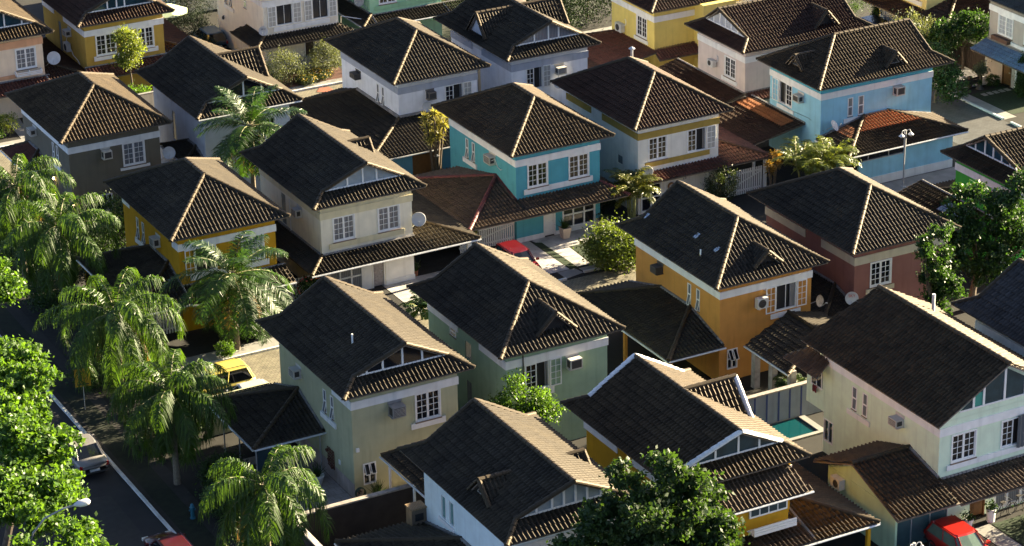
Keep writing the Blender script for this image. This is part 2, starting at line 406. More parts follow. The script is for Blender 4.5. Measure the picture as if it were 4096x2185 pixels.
    def win(s, face, u0, u1, z0=3.45, z1=5.0, glass=None):          # closed four-by-four casement
        s.hole(face, u0, u1, z0, z1); m = M(); s.outer(m, face, u0, u1, z0, z1); c = (u0 + u1) / 2
        s.leaf(m, face, u0 + .055, c, z0 + .055, z1 - .055, -.045); s.leaf(m, face, c, u1 - .055, z0 + .055, z1 - .055, -.045)
        o = m.build('window', WHITE, s.t); s.pane(face, u0 + .03, u1 - .03, z0 + .03, z1 - .03, -.05, glass or GLASS, o)
        k = M(); s.fb(k, face, u0 - .03, u1 + .03, z0 - .06, z0 - .012, 0, .09); k.build('sill', mat('sill_stone', (.20, .14, .10), .8), o); return o
    def wopen(s, face, u0, u1, left='wall', right='wall', z0=3.45, z1=5.0, glass=None, lw=None, lg=None):
        """casement with leaves 'wall' = swung flat on the wall, 'shut' = closed in its half"""
        s.hole(face, u0, u1, z0, z1); m = M(); s.outer(m, face, u0, u1, z0, z1); c = (u0 + u1) / 2; lw = lw or (u1 - u0) / 2 - .04
        if lg:
            g = M()
            if left == 'wall': s.fb(g, face, u0 - lw, u0 - .03, z0 + .02, z1 - .02, .052, .06)
            if right == 'wall': s.fb(g, face, u1 + .03, u1 + lw, z0 + .02, z1 - .02, .052, .06)
        if left == 'wall': s.leaf(m, face, u0 - lw - .01, u0 - .015, z0, z1, .05)
        if left == 'shut': s.leaf(m, face, u0 + .055, c, z0 + .055, z1 - .055, -.045)
        if right == 'wall': s.leaf(m, face, u1 + .015, u1 + lw + .01, z0, z1, .05)
        if right == 'shut': s.leaf(m, face, c, u1 - .055, z0 + .055, z1 - .055, -.045)
        if left == right: s.fb(m, face, c - .014, c + .014, z0 + .055, z1 - .055, -.06, -.02)
        o = m.build('window', WHITE, s.t)
        if left == 'shut': s.pane(face, u0 + .03, c, z0 + .03, z1 - .03, -.05, glass or GLASS, o)
        if right == 'shut': s.pane(face, c, u1 - .03, z0 + .03, z1 - .03, -.05, glass or GLASS, o)
        if lg: g.build('leaf_glass', lg, o)  # grey colour holds the glass plus the leaf's shadow on the wall
        a, b = (u0 if left != 'shut' else c), (u1 if right != 'shut' else c)
        s.pane(face, a, b, z0, z1, -.14, DARK if glass is None else glass, o, 'shade_pane')
        k = M(); cw = (b - a) * (.25 if glass is None else 1); 
        if glass is None:
            s.fb(k, face, b - cw - .05, b - .05, z0, z1, -.11, -.07); k.build('curtain', CURT, o)
        return o
    def slit(s, face, uc, z0=3.55, z1=4.8, w=.34, tilt=.13):
        u0, u1 = uc - w / 2, uc + w / 2; s.hole(face, u0, u1, z0, z1); m = M(); s.outer(m, face, u0, u1, z0, z1, .035, -.08, .02)
        zm = (z0 + z1) / 2; s.fb(m, face, u0 + .03, u1 - .03, zm - .025, zm + .025, -.08, .02)
        o0, a, n = s.fr(face); g = M()
        for (p, q, tt) in ((zm + .02, z1 - .03, 0), (z0 + .03, zm - .02, tilt)):
            for (v0, v1) in ((u0 + .03, u0 + .06), (u1 - .06, u1 - .03)):
                m.obox(s.pt(face, v0, p, -.02 + tt), a * (v1 - v0), n * .03, Vector((0, 0, q - p)) - n * tt)
            m.obox(s.pt(face, u0 + .03, p, -.02 + tt), a * (w - .06), n * .03, Vector((0, 0, .03)))
            g.obox(s.pt(face, u0 + .05, p, -.01 + tt), a * (w - .1), n * .01, Vector((0, 0, q - p)) - n * tt)
        o = m.build('window', WHITE, s.t); g.build('pane', CURT, o); s.pane(face, u0, u1, z0, z1, -.13, DARK, o, 'shade_pane')
        k = M(); s.fb(k, face, u0 - .02, u1 + .02, z0 - .05, z0 - .012, 0, .06); k.build('sill', MATS['sill_stone'], o)
    def grid(s, face, u0, u1, z0, z1, nc, nr, glass, b=.09, tiltrow=None, name='window', nn=-.06):
        s.hole(face, u0, u1, z0, z1); m = M(); s.outer(m, face, u0, u1, z0, z1, b, -.09, .03)
        for i in range(1, nc):
            c = u0 + (u1 - u0) * i / nc; s.fb(m, face, c - b / 2, c + b / 2, z0 + b, z1 - b, -.085, .02)
        for j in range(1, nr):
            c = z0 + (z1 - z0) * j / nr; s.fb(m, face, u0 + b, u1 - b, c - b / 2, c + b / 2, -.085, .015)
        o = m.build(name, WHITE, s.t); s.pane(face, u0 + .02, u1 - .02, z0 + .02, z1 - .02, nn, glass, o); return o
    def awn(s, face, u0, u1, z0, z1, tilt=.22):                      # small four-light window, top lights tipped out
        s.hole(face, u0, u1, z0, z1); m = M(); s.outer(m, face, u0, u1, z0, z1, .05, -.08, .03); c = (u0 + u1) / 2; zm = (z0 + z1) / 2
        s.fb(m, face, c - .03, c + .03, z0 + .05, z1 - .05, -.08, .02); s.fb(m, face, u0 + .05, u1 - .05, zm - .03, zm + .03, -.075, .015)
        o0, a, n = s.fr(face); g = M()
        for (v0, v1) in ((u0 + .05, c - .03), (c + .03, u1 - .05)):
            d = Vector((0, 0, z1 - zm - .08)) - n * tilt
            for w0 in (v0, v1 - .035): m.obox(s.pt(face, w0, zm + .03, tilt), a * .035, n * .025, d)
            m.obox(s.pt(face, v0, zm + .03, tilt), a * (v1 - v0), n * .025, Vector((0, 0, .035)))
            g.obox(s.pt(face, v0, zm + .03, tilt + .005), a * (v1 - v0), n * .01, d)
        o = m.build('window', WHITE, s.t); g.build('pane', GLASS, o); s.pane(face, u0, u1, z0, z1, -.09, GLASS, o); return o
    def block(s, face, u0, u1, z0, z1):
        s.hole(face, u0, u1, z0, z1); m = M(); s.fb(m, face, u0, u1, z0, z1, -.10, -.03); return m.build('glass_blocks', BLOCK, s.t)
    def door(s, face, u0, u1, z1, mtl, panels=True, z0=.06):
        s.hole(face, u0, u1, 0, z1); m = M(); f = M()
        s.fb(m, face, u0 + .07, u1 - .07, z0, z1 - .07, -.10, -.05)
        if panels:
            c = (u0 + u1) / 2; w2 = (u1 - u0) / 2 - .16
            for (p, q) in ((z0 + .12, z0 + .75), (z0 + .9, z1 - .2)):
                s.fb(m, face, c - w2, c + w2, p, q, -.05, -.035); s.fb(m, face, c - w2 + .07, c + w2 - .07, p + .07, q - .07, -.035, -.022)
        o = m.build('door', mtl, s.t)
        s.fb(f, face, u0, u0 + .07, 0, z1, -.12, .03); s.fb(f, face, u1 - .07, u1, 0, z1, -.12, .03); s.fb(f, face, u0 + .07, u1 - .07, z1 - .07, z1, -.12, .03)
        f.build('door_frame', WHITE if mtl is not DOORB else DOORB, o)
        h = M(); h.tube([s.pt(face, u1 - .16, 1.0, -.05), s.pt(face, u1 - .16, 1.0, .02), s.pt(face, u1 - .27, 1.0, .02)], .014); h.build('handle', ALU, o)
    def ac(s, face, u0, u1, z0, z1, depth=.42, body=None, dark=False):
        m = M(); s.fb(m, face, u0, u1, z0, z1, .01, depth); s.fb(m, face, u0 - .04, u1 + .04, z1 + .01, z1 + .16, .003, .02)
        s.fb(m, face, u0 - .03, u1 + .03, z0 - .05, z0 - .003, .0, depth * .9)
        o = m.build('air_conditioner', body or ACM, s.t); g = M()
        s.fb(g, face, u0 + .06, u1 - .06, z0 + .06, z1 - .06, depth - .01, depth + .006)
        o_, a, n = s.fr(face)
        for sd_ in (u0 - .006, u1 - .004): g.obox(s.pt(face, sd_, z0 + .08, .12), a * .01, n * (depth - .2), Vector((0, 0, z1 - z0 - .16)))
        g.build('grille', ACD, o)
        if not dark:
            k = M(); n_ = 6
            for i in range(n_):
                z = z0 + .08 + (z1 - z0 - .16) * (i + .5) / n_; s.fb(k, face, u0 + .07, u1 - .07, z - .009, z + .009, depth + .005, depth + .012)
            k.build('slats', ACM, o)
        return o
    def split(s, face, u0, u1, z0, z1, depth=.32, gap=.08):
        m = M(); s.fb(m, face, u0, u1, z0, z1, gap, gap + depth)
        for u in (u0 + .12, u1 - .16): s.fb(m, face, u, u + .04, z0 - .05, z0 - .003, 0, gap + depth)
        o = m.build('air_conditioner', mat('condenser_paint', (.60, .60, .58), .5), s.t)
        o_, a, n = s.fr(face); r = min(z1 - z0, u1 - u0) * .40; c = s.pt(face, u0 + (u1 - u0) * .42, (z0 + z1) / 2, gap + depth)
        g = M(); g.lathe([(r, 0), (r, .02), (r * .92, .022), (r * .92, .006), (.0, .006)], c, 20, axis=n); 
        for k in range(8):
            t = k * math.pi / 4; d = a * math.cos(t) + Vector((0, 0, math.sin(t))); g.tube([c + n * .02, c + n * .02 + d * r], .008, 4)
        g.build('fan_grille', ACD, o)
        p = M(); p.tube([s.pt(face, u1, z1 - .1, gap + .1), s.pt(face, u1 + .15, z1 - .02, gap), s.pt(face, u1 + .1, z1 + .25, .03), s.pt(face, u1 - .1, z1 + .35, .0)], .025, 5)
        p.build('pipe', WHITE, o); return o
    def dish(s, p, aim=(-.55, -.75, .35), r=.36, back=None, text=None, tcol=(.5, .04, .03), arm=True, mtl=None):
        p = Vector(p); n = Vector(aim).normalized(); m = M()
        prof = [(r * t, .22 * r * t * t) for t in (.02, .25, .5, .75, 1)]
        m.lathe(prof, p, 20, axis=n); m.lathe([(r, .22 * r), (r * 1.02, .22 * r - .01), (r * .75, .22 * r * .56 - .02), (.02, -.02)], p, 20, axis=n)
        o = m.build('satellite_dish', mtl or DISH, s.t, smooth=True); a = M()
        sd_ = n.cross(Vector((0, 0, 1))).normalized(); dn = sd_.cross(n); dn = -dn if dn.z > 0 else dn
        tip = p + n * .5 + dn * .10; a.tube([p + dn * r * .95 + n * .1, tip], .016, 5); a.tube([tip - n * .06, tip + n * .05], .035, 6)
        if back is not None: a.tube([p, p - n * .1, Vector(back)], .024, 5)
        a.build('feed_arm', ALU, o)
        if text:
            cu = bpy.data.curves.new('dish_lettering', 'FONT'); cu.body = text; cu.size = r * .62; cu.align_x = 'CENTER'; cu.extrude = .002
            tx = text_obj(cu, 'lettering', o, mat('lettering_%d' % int(tcol[0] * 100), tcol, .6))
            X = -sd_; X = X if True else X; Z = n; Y = Z.cross(X)
            if Y.z < 0: X = -X; Y = Z.cross(X)
            mtx = Matrix((X, Y, Z)).transposed().to_4x4(); mtx.translation = p + n * (.10 * r + .06) + Y * r * .18; tx.matrix_local = mtx
        return o
    # ---- roofs
    def hip(s, o=.65, ze=6.0, zr=8.08, rf=2.95, rb=5.7, eb=1.05, backgable=False, cm=None):
        w, d = s.w, s.d; mid = w / 2
        a, b, c, e = (-o, -o, ze), (w + o, -o, ze), (w + o, d + eb, ze), (-o, d + eb, ze); r1, r2 = (mid, rf, zr), (mid, rb, zr)
        polys = [[a, b, r1], [a, r1, r2, e], [b, c, r2, r1]]; cp = [(a, r1), (b, r1), (r1, r2)]
        if not backgable:
            polys.append([c, e, r2]); cp += [(e, r2), (c, r2)]
        else:
            h = 1.1; k = .577
            P, Q = (-o + h, d + eb - h, ze + k * h), (w + o - h, d + eb - h, ze + k * h); rr = (mid, rb, zr)
            polys = [[a, b, r1], [a, (-o + h, -o + h, ze + k * h), P, e], [(-o + h, -o + h, ze + k * h), r1, rr, P],
                     [b, c, Q, (w + o - h, -o + h, ze + k * h)], [(w + o - h, -o + h, ze + k * h), Q, rr, r1], [e, c, Q, P]]
            cp = [(a, r1), (b, r1), (r1, rr), (e, P), (c, Q), (P, rr), (Q, rr)]
            g = M(); g.poly([(P[0], P[1] - .02, P[2]), (Q[0], Q[1] - .02, Q[2]), (mid, P[1] - .02, zr - .08)]); g.build('gable_wall', s.top, s.t)
        br = [a] * len(polys)
        s.ro = roof(s.t, 'roof', polys, cp, s.tile, cm); return s.ro
    def gable(s, o=.65, ze=6.0, zr=8.03, h=1.0, prow=.65, rb=9.2, eb=1.25, glass=None, panes=(.22, .5, .78), frame=None, wallm=None, cm=None, vergem=None, zz=None):
        w, d = s.w, s.d; mid = w / 2; k = (zr - ze) / (mid + o); yp = -o + h
        a, b, c, e = (-o, -o, ze), (w + o, -o, ze), (w + o, d + eb, ze), (-o, d + eb, ze)
        P, Q = (-o + h, yp, ze + k * h), (w + o - h, yp, ze + k * h); rf = (mid, yp - prow, zr)
        P2, Q2 = (-o + h, d + eb - h, ze + k * h), (w + o - h, d + eb - h, ze + k * h); rr = (mid, rb, zr)
        polys = [[a, P, P2, e], [P, rf, rr, P2], [b, c, Q2, Q], [Q, Q2, rr, rf], [a, b, Q, P], [e, c, Q2, P2]]
        cp = [(rf, rr), (a, P), (b, Q), (e, P2), (c, Q2)]; vg = [(P, rf), (Q, rf), (P2, rr), (Q2, rr)]
        s.ro = roof(s.t, 'roof', polys, cp + ([] if vergem else vg), s.tile, cm, brefs=[a, a, b, b, a, e])
        if vergem:
            for q in vg:
                c_ = M(); caps(c_, *q, r=.13); c_.build('verge_tiles', vergem, s.ro)
        g = M(); zb = ze + k * h
        for y in (yp + .02, d + eb - h - .02): g.poly([(P[0], y, zb - .05), (Q[0], y, zb - .05), (mid, y, zr - .12)])
        g.build('gable_wall', wallm or s.top, s.t)
        # glazing of the front gable
        f = M(); y0, y1 = yp - .05, yp + .01; zt = lambda x: ze + k * (min(x, w - x) + o) - .14
        xa, xb = P[0] + .12, Q[0] - .12
        f.box(xa, xb, y0, y1, zb + .02, zb + .10)
        xs = [xa + (xb - xa) * t for t in panes]
        for x in xs: f.box(x - .05, x + .05, y0 - .01, y1, zb + .10, max(zb + .12, zt(x)))
        for x0, x1 in ((xa, mid), (xb, mid)):
            z0_, z1_ = zt(x0), zt(x1)
            f.obox((x0, y0, max(z0_, zb + .1) - .05), (x1 - x0, 0, z1_ - max(z0_, zb + .1)), (0, y1 - y0, 0), (0, 0, .09))
        go = f.build('gable_window', frame or WHITE, s.t); p = M()
        p.poly([(xa, yp - .01, zb + .04), (xb, yp - .01, zb + .04), (mid, yp - .01, zr - .2)]); p.build('pane', glass or GLASS, go)
        return s.ro
    def dormer(s, face, uc, zf, zr, hw, out, glass=None, tile=None, verge=None, drop=None, oh=.18):
        """little gabled dormer: ridge at height zr, feet at zf, its front at distance 'out' from the wall plane (outwards positive)"""
        o0, a, n = s.fr(face); k = .577; tile = tile or s.tile
        drop = drop if drop is not None else zr - zf
        slope_d = lambda z: (z - 6.0) / k - .65          # distance inwards of the main slope at height z
        ctr = o0 + a * uc; Z = lambda z: Vector((0, 0, z))
        A = ctr + n * out + Z(zr); B = ctr - n * slope_d(zr + .02) + Z(zr)
        polys = []; cp = [(A, B)]
        for sg in (1, -1):
            E = A + a * sg * hw - Z(drop); dd = slope_d(zr - drop)
            F_ = ctr + a * sg * hw - n * max(dd, -out + .02) + Z(zr - drop)
            polys.append([tuple(A), tuple(B), tuple(F_), tuple(E)] if (F_ - E).length > .03 else [tuple(A), tuple(B), tuple(E)]); cp.append((E, A))
        r_ = roof(s.t, 'dormer_roof', polys, cp[:1] if verge else cp, tile)
        if verge:
            for q in cp[1:]:
                c_ = M(); caps(c_, *q, r=.12); c_.build('verge_tiles', verge, r_)
        g = M(); q = n * (out - oh)
        L_, R_ = ctr + q + a * hw * .86 + Z(zr - drop), ctr + q - a * hw * .86 + Z(zr - drop); T_ = ctr + q + Z(zr - .14 * drop)
        g.poly([L_, R_, T_] if n.dot((R_ - L_).cross(T_ - L_)) > 0 else [R_, L_, T_]); g.build('dormer_front', glass or DARK, r_)
        if glass is None and drop < 1.1:
            f = M(); f.tube([ctr + q + n * .02 + a * hw * .5 + Z(zr - drop * .85), ctr + q + n * .02 - a * hw * .5 + Z(zr - drop * .85), ctr + q + n * .02 + Z(zr - .35 * drop), ctr + q + n * .02 + a * hw * .5 + Z(zr - drop * .85)], .03, 4); f.build('window', mat('dormer_frame', (.30, .27, .22), .7), r_)
    def lean(s, side, a, zt, ze, y0, y1, tile=None, capmat=None, name='annex_roof', xw=None, gut=True, posts=True, ends=True):
        """hipped lean-to against the side wall: eaves a metres out, from y0 to y1"""
        sg = -1 if side == 'L' else 1; xw = xw if xw is not None else (0 if side == 'L' else s.w); xo = xw + sg * a
        Ya, Yb = y0 + a, y1 - a
        if Ya > Yb: Ya = Yb = (y0 + y1) / 2
        T1, T2, C1, C2, W1, W2 = (xw, Ya, zt), (xw, Yb, zt), (xo, y0, ze), (xo, y1, ze), (xw, y0, ze), (xw, y1, ze)
        side_p = [C1, T1, T2, C2] if Yb - Ya > .05 else [C1, T1, C2]
        r_ = roof(s.t, name, [side_p, [C1, W1, T1], [C2, T2, W2]], [(C1, T1), (C2, T2)], tile or s.tile, capmat)
        f = M(); f.tube([(xw + sg * .05, y0 + .2, ze + .07), (xw + sg * .05, Ya, zt + .03), (xw + sg * .05, Yb, zt + .03), (xw + sg * .05, y1 - .2, ze + .07)], .09, 5); f.build('flashing', mat('mortar_flashing', (.20, .19, .18), .9, noise=.3), r_)
        if gut: s.gutter([(xo + sg * .06, y1, ze - .08), (xo + sg * .06, y0, ze - .08)], r_); s.gutter([(xo, y0 - .06, ze - .08), (xw, y0 - .06, ze - .08)], r_)
        if posts:
            p = M()
            for yy in (y0 + .35, (y0 + y1) / 2, y1 - .35): p.box(xo - sg * .35 - .09, xo - sg * .35 + .09, yy - .09, yy + .09, 0, ze - .08)
            p.build('post', s.wall, s.t)
        return r_
    def porch(s, x0, x1, zw, ze, out, tile=None, gut=True, capl=(), face='F', name='porch_roof'):
        o, a, n = s.fr(face); Z = lambda z: Vector((0, 0, z))
        p = [o + a * x0 + n * out + Z(ze), o + a * x1 + n * out + Z(ze), o + a * x1 + Z(zw), o + a * x0 + Z(zw)]
        r_ = roof(s.t, name, [[tuple(v) for v in p]], list(capl), tile or s.tile)
        f = M(); f.tube([o + a * x0 + n * .05 + Z(zw + .03), o + a * x1 + n * .05 + Z(zw + .03)], .07, 5); f.build('flashing', mat('mortar_flashing', (.20, .19, .18), .9, noise=.3), r_)
        if gut: s.gutter([p[0] + n * .06 + Z(-.08), p[1] + n * .06 + Z(-.08)], r_)
        return r_
    def gutter(s, pts, parent): m = M(); m.tube(pts, .055, 6); return m.build('gutter', GUT, parent)
    def pipe(s, x, y, z, h=.5, r=.045, cap=False):
        m = M(); m.tube([(x, y, z - .2), (x, y, z + h)], r, 8)
        if cap: m.lathe([(.01, .16), (r * 2.4, .02), (r * 2.4, 0), (.01, -.01)], (x, y, z + h), 10)
        m.build('vent_pipe', ALU if cap else WHITE, s.t)
    def gable_back(s): pass


# ---------------------------------------------------------------- the houses
def stdA(h, slits=True):        # street facade: windows .75-2.2 and 3.65-5.1
    h.bandit(L=[(0, 4.4), (5.8, h.d)])
    h.sill('F', .5, 5.35)

# 1 olive house in the middle
H = House('olive green house with a dark gabled roof above a small tiled patio', -22.8, -24.95, wall=wallm('olive', 178, 178, 146), tile=T_CH)
H.win('F', 3.5, 4.93, 3.45, 5.03); H.awn('F', .5, 1.2, .7, 1.87); H.slit('L', 2.32); H.slit('L', 3.2)
H.walls(); H.bandit(L=[(0, 2.2)]); H.sill('F', 3.25, 5.17, 3.1, 3.42); H.sill('L', 1.88, 3.72, 3.13, 3.42)
H.ac('F', 2.02, 2.74, 4.25, 4.82, .55, mat('grey_ac', (.26, .255, .25), .5)); H.ac('L', 6.05, 6.65, 4.3, 4.75, .45)
H.gable(glass=GLASS, panes=(.12, .3, .52, .74)); H.pipe(1.45, 2.7, 7.2, .55, .05)
m = M()
for i in range(5): H.fb(m, 'L', 2.30 + i * .18, 2.34 + i * .18, .65, 1.7, .03, .06)
for j in range(7): H.fb(m, 'L', 2.28, 3.06, .68 + j * .16, .71 + j * .16, .06, .08)
for u, z in ((2.95, 1.45), (2.75, 1.0), (2.4, .72)): m.lathe([(.05, 0), (.10, .14), (.085, .14), (.0, .12)], tuple(H.pt('L', u, z, .14)), 8)
m.build('trellis', RUST if False else mat('trellis_wood', (.13, .05, .03), .8, noise=.3), H.t)
m = M(); H.fb(m, 'L', 0, 6.5, 0, .85, .002, .02); H.fb(m, 'F', -.02, .45, 0, .5, .002, .02); m.build('plinth', brickm('plinth_tile', (.42, .34, .30), (.48, .40, .36), (.3, .26, .24), w=.4, h=.3), H.t)
m = M(); H.fb(m, 'F', .15, .31, 2.65, 2.85, .0, .09); H.fb(m, 'L', 1.6, 1.8, 1.25, 1.5, 0, .03); m.build('wall_lamp', WHITE, H.t)
H.lean('L', 3.95, 3.5, 2.42, 3.3, 9.7, capmat=T_CH, posts=False)
m = M(); m.box(-3.7, -.1, 3.75, 3.81, 2.0, 2.1); [m.box(x, x + .06, 3.75, 3.81, 0, 2.0) for x in (-3.7, -2.5, -1.3, -.16)]; m.box(-3.7, -3.64, 3.81, 10.2, 2.0, 2.1); [m.box(-3.7, -3.64, y, y + .06, 0, 2.0) for y in (5.9, 8.0, 10.1)]; o = m.build('veranda_frame', ALU, H.t)
M().box(-3.64, -2.5, 3.77, 3.79, .05, 2.0).build('pane', GLASSB, o); m = M(); m.box(-3.6, -.1, 10.2, 10.3, 0, 2.3); m.build('veranda_wall', H.wall, H.t)

# 2 sage green house
H = House('sage green house with a small dormer, behind the bright leafy young tree', -14.0, -24.75, w=5.95, wall=wallm('sage', 150, 175, 148), tile=T_CH)
H.wopen('F', 1.06, 2.5, 'shut', 'wall'); H.block('L', 3.85, 4.55, 3.9, 4.85); H.slit('L', 5.9, 4.55, 5.0, .7, .02); H.block('L', 3.9, 4.5, .5, 2.6)
H.walls(); H.bandit(L=[(0, 2.9), (5.3, 8.8)], z0=4.98); H.sill('F', 1.06, 2.76, 3.05, 3.45); H.ac('F', 3.5, 4.2, 4.3, 4.85, .5, dark=True)
H.hip(rb=8.75, backgable=True); H.dormer('F', 2.98, 6.38, 7.45, 1.1, -.05, glass=DARK)
m = M(); m.tube([(.95, -.08, 3.0), (.95, -.08, 5.6)], .035, 6); m.build('downpipe', ACD, H.t)

# 3 orange house
H = House('orange ochre house with skylight tiles in its dark hipped roof and open white shutters', .05, -22.9, wall=wallm('orange', 200, 144, 74), tile=T_CH)
H.wopen('F', 3.57, 4.93); H.slit('L', 2.2, 3.5, 4.75); H.slit('L', 3.1, 3.5, 4.75); H.awn('F', .5, 1.15, .7, 1.87, .3)
H.walls(); H.bandit(L=[(0, 8.9)], z0=4.98, z1=5.4); H.sill('F', 3.27, 5.2, 3.06, 3.34); H.split('F', 2.18, 2.86, 4.02, 4.62); H.ac('L', 5.85, 6.45, 4.35, 4.75, .5, dark=True, body=mat('black_ac', (.06, .055, .05), .5))
H.hip(rb=9.1, backgable=True, ze=5.95); H.dormer('F', 3.0, 6.36, 7.15, .85, 0.05, glass=DARK); H.pipe(.35, 2.55, 6.6, .3)
m = M()
for x, y in ((.40, 8.47), (.9, 3.93), (.85, 1.8)):
    for i in range(2):
        for j in range(2):
            z = 5.95 + .577 * (x + .65 + j * .17); m.obox((x + j * .17, y + i * .17, z + .07), (.15, 0, .087), (0, .12, 0), (0, 0, .03))
m.build('skylight_tiles', mat('clear_tile', (.42, .48, .55), .12, spec=.8), H.ro)
H.dish(H.pt('F', 6.2, 3.62, .35), (.3, -.9, .25), .33, back=H.pt('F', 5.9, 3.4, 0), mtl=mat('rusty_dish', (.36, .28, .2), .6, noise=.35, nscale=9))
H.lean('L', 3.6, 3.45, 2.45, -.6, 9.6)
# rear veranda of the orange house
vp = [[(1.05, -5.1, 2.4), (1.05, -.9, 2.4), (4.4, .0 - .05, 3.25), (4.4, -3.0, 3.25)], [(4.4, -3.0, 3.25), (4.4, -.05, 3.25), (6.6, -.05, 2.7), (6.6, -3.4, 2.7)], [(1.05, -5.1, 2.4), (4.4, -3.0, 3.25), (6.6, -3.4, 2.7), (6.6, -5.1, 2.4)]]
r_ = roof(H.t, 'veranda_roof', vp[:2], [((1.05, -5.1, 2.4), (4.4, -3.0, 3.25)), ((4.4, -3.0, 3.25), (4.4, -.05, 3.25))], T_CH)
H.gutter([(1.0, -.9, 2.33), (1.0, -5.15, 2.33)], r_)
m = M(); [m.box(x, x + .35, y, y + .35, 0, 2.35) for x, y in ((1.25, -1.6), (1.35, -4.9), (1.3, -3.2))]; m.build('post', mat('rough_render', (.38, .36, .33), .95, noise=.3), H.t)

# 4 rust house
H = House('rust brown house with a cream band under its dark hipped roof', 8.9, -22.8, w=6.0, wall=wallm('rust', 142, 98, 88), band=wallm('beigeband', 196, 186, 162), tile=T_CH)
H.win('F', 1.06, 2.5, 3.4, 4.9); H.walls(); H.bandit(L=[(0, 3.2), (4.8, 8.9)], z0=4.95); H.hip(rb=5.95); H.sill('F', .8, 2.7, 3.05, 3.33)
H.dish(H.pt('F', -.35, 3.2, .3), (-.45, -.85, .3), .37, back=H.pt('L', .3, 2.9), text='SKY')
H.lean('L', 2.4, 3.2, 2.5, -.6, 9.0, posts=False)

# 5 mustard yellow house on the left
H = House('deep yellow house with a charcoal hipped roof, half hidden by a coconut palm', -22.6, -1.7, w=5.95, wall=wallm('yellow', 194, 146, 32), tile=T_CH)
H.wopen('F', .95, 2.25, 'wall', 'none'); H.win('F', 3.8, 5.22, 3.5, 5.02, CURTW); H.slit('L', 5.6); H.slit('L', 6.5)
H.walls(); H.bandit(L=[(0, .9), (7.6, 8.8)]); H.sill('F', .6, 5.45); H.sill('L', 5.25, 7.0, 3.12, 3.42); H.ac('L', 2.85, 3.5, 4.3, 4.8, .45)
H.hip(rb=5.8)
H.lean('L', 3.4, 3.75, 2.45, -1.65, 7.8, capmat=T_CH); H.porch(0, 6.4, 2.85, 2.35, 1.6)
H.grid('F', 3.2, 5.5, .1, 1.95, 3, 2, GLASS)

# 6 cream house with big carport
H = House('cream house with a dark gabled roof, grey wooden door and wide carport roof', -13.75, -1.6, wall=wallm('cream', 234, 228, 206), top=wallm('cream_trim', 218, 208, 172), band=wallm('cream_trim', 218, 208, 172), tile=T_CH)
H.win('F', .75, 2.17, glass=CURT); H.win('F', 3.65, 5.1, glass=CURT); H.door('F', 3.16, 3.98, 2.05, DOORW); H.grid('F', .35, 2.55, .1, 1.95, 3, 2, CURT)
H.block('L', 5.05, 5.65, 2.9, 4.85); H.walls(); H.bandit(L=[(0, 8.8)]); H.sill('F', .48, 5.32, 3.07, 3.4)
H.ac('L', 2.65, 3.3, 4.3, 4.75, .42); H.gable(panes=(.3, .5, .68), frame=WHITE, glass=GREYG, wallm=wallm('gablewhite', 196, 204, 212))
H.dormer('R', 5.6, 5.95, 7.15, .95, -.05)
m = M(); H.fb(m, 'F', 2.6, 5.9, 0, 2.75, .002, .03); H.fb(m, 'F', 2.6, 5.92, 0, .3, .03, .07)
# lower front wall is white: cut round the door
m = M(); H.fb(m, 'F', 2.56, 3.12, 0, 2.72, .002, .03); H.fb(m, 'F', 4.02, 5.9, 0, 2.72, .002, .03); H.fb(m, 'F', 4.02, 5.93, 0, .3, .032, .07); m.build('plinth', TRIM, H.t)
ye, zw, ze = -1.5, 2.78, 2.36; a = 3.7; zt = ze + .28 * a
A_ = (9.6, ye, ze); T_ = (5.9, ye + a, zt)
polys = [[(-1.35, ye, ze), (5.9, ye, ze), (5.9, 0, zw), (0, 0, zw)], [(5.9, ye, ze), A_, T_], [A_, (9.6, 9.5, ze), (5.9, 9.5 - a, zt), T_], [(-1.35, 8.0, ze), (-1.35, ye, ze), (0, 0, zw), (0, 8.0, zw)]]
r_ = roof(H.t, 'carport_roof', polys, [(A_, T_), ((-1.35, ye, ze), (0, 0, zw))], T_CH)
H.gutter([(-1.38, ye - .06, ze - .08), (9.65, ye - .06, ze - .08)], r_); H.gutter([(9.66, ye, ze - .08), (9.66, 9.5, ze - .08)], r_)
m = M(); m.tube([(0, -.05, zw + .04), (5.95, -.05, zw + .04), (5.95, ye + a, zt + .04)], .08, 5); m.tube([(-.05, 0, zw + .04), (-.05, 8, zw + .04)], .08, 5); m.build('flashing', MATS['mortar_flashing'], r_)
m = M(); [m.box(9.0, 9.22, y, y + .22, 0, ze - .05) for y in (-1.1, 3.5, 8.2)]; m.build('post', TRIM, H.t)
H.dish((6.2, -.25, 3.85), (-.42, -.86, .28), .42, back=(5.9, 0, 3.3))
H.pipe(-.08, 4.25, 2.9, 2.0, .03)

# 7 teal house
H = House('teal blue house with a brown hipped roof and a white front door', 0, 0, w=5.88, wall=wallm('teal', 88, 164, 178), tile=T_BR)
H.win('F', .79, 2.22); H.win('F', 3.67, 5.12); H.slit('L', 5.56); H.slit('L', 6.42); H.door('F', 1.86, 2.7, 2.05, WHITE); H.grid('F', 3.2, 5.52, .28, 1.98, 3, 2, GLASS)
H.walls(); H.bandit(L=[(0, 8.8)]); H.sill('F', .53, 5.35); H.sill('L', 5.12, 6.94, 3.15, 3.47); H.ac('L', 2.62, 3.4, 4.35, 4.85, .45, mat('cream_ac', (.55, .52, .44), .5))
m = M(); H.fb(m, 'F', -.03, 1.84, 0, .32, .002, .05); H.fb(m, 'F', 2.72, 5.9, 0, .26, .002, .05); m.build('plinth', TRIM, H.t)
m = M(); m.tube([(-.3, 2.65, 4.6), (-.12, 2.45, 4.75), (-.05, 2.3, 4.3), (-.05, 1.9, 4.2), (-.05, 1.7, 4.3)], .02, 5); m.build('pipe', WHITE, H.t)
H.hip(rb=5.65)
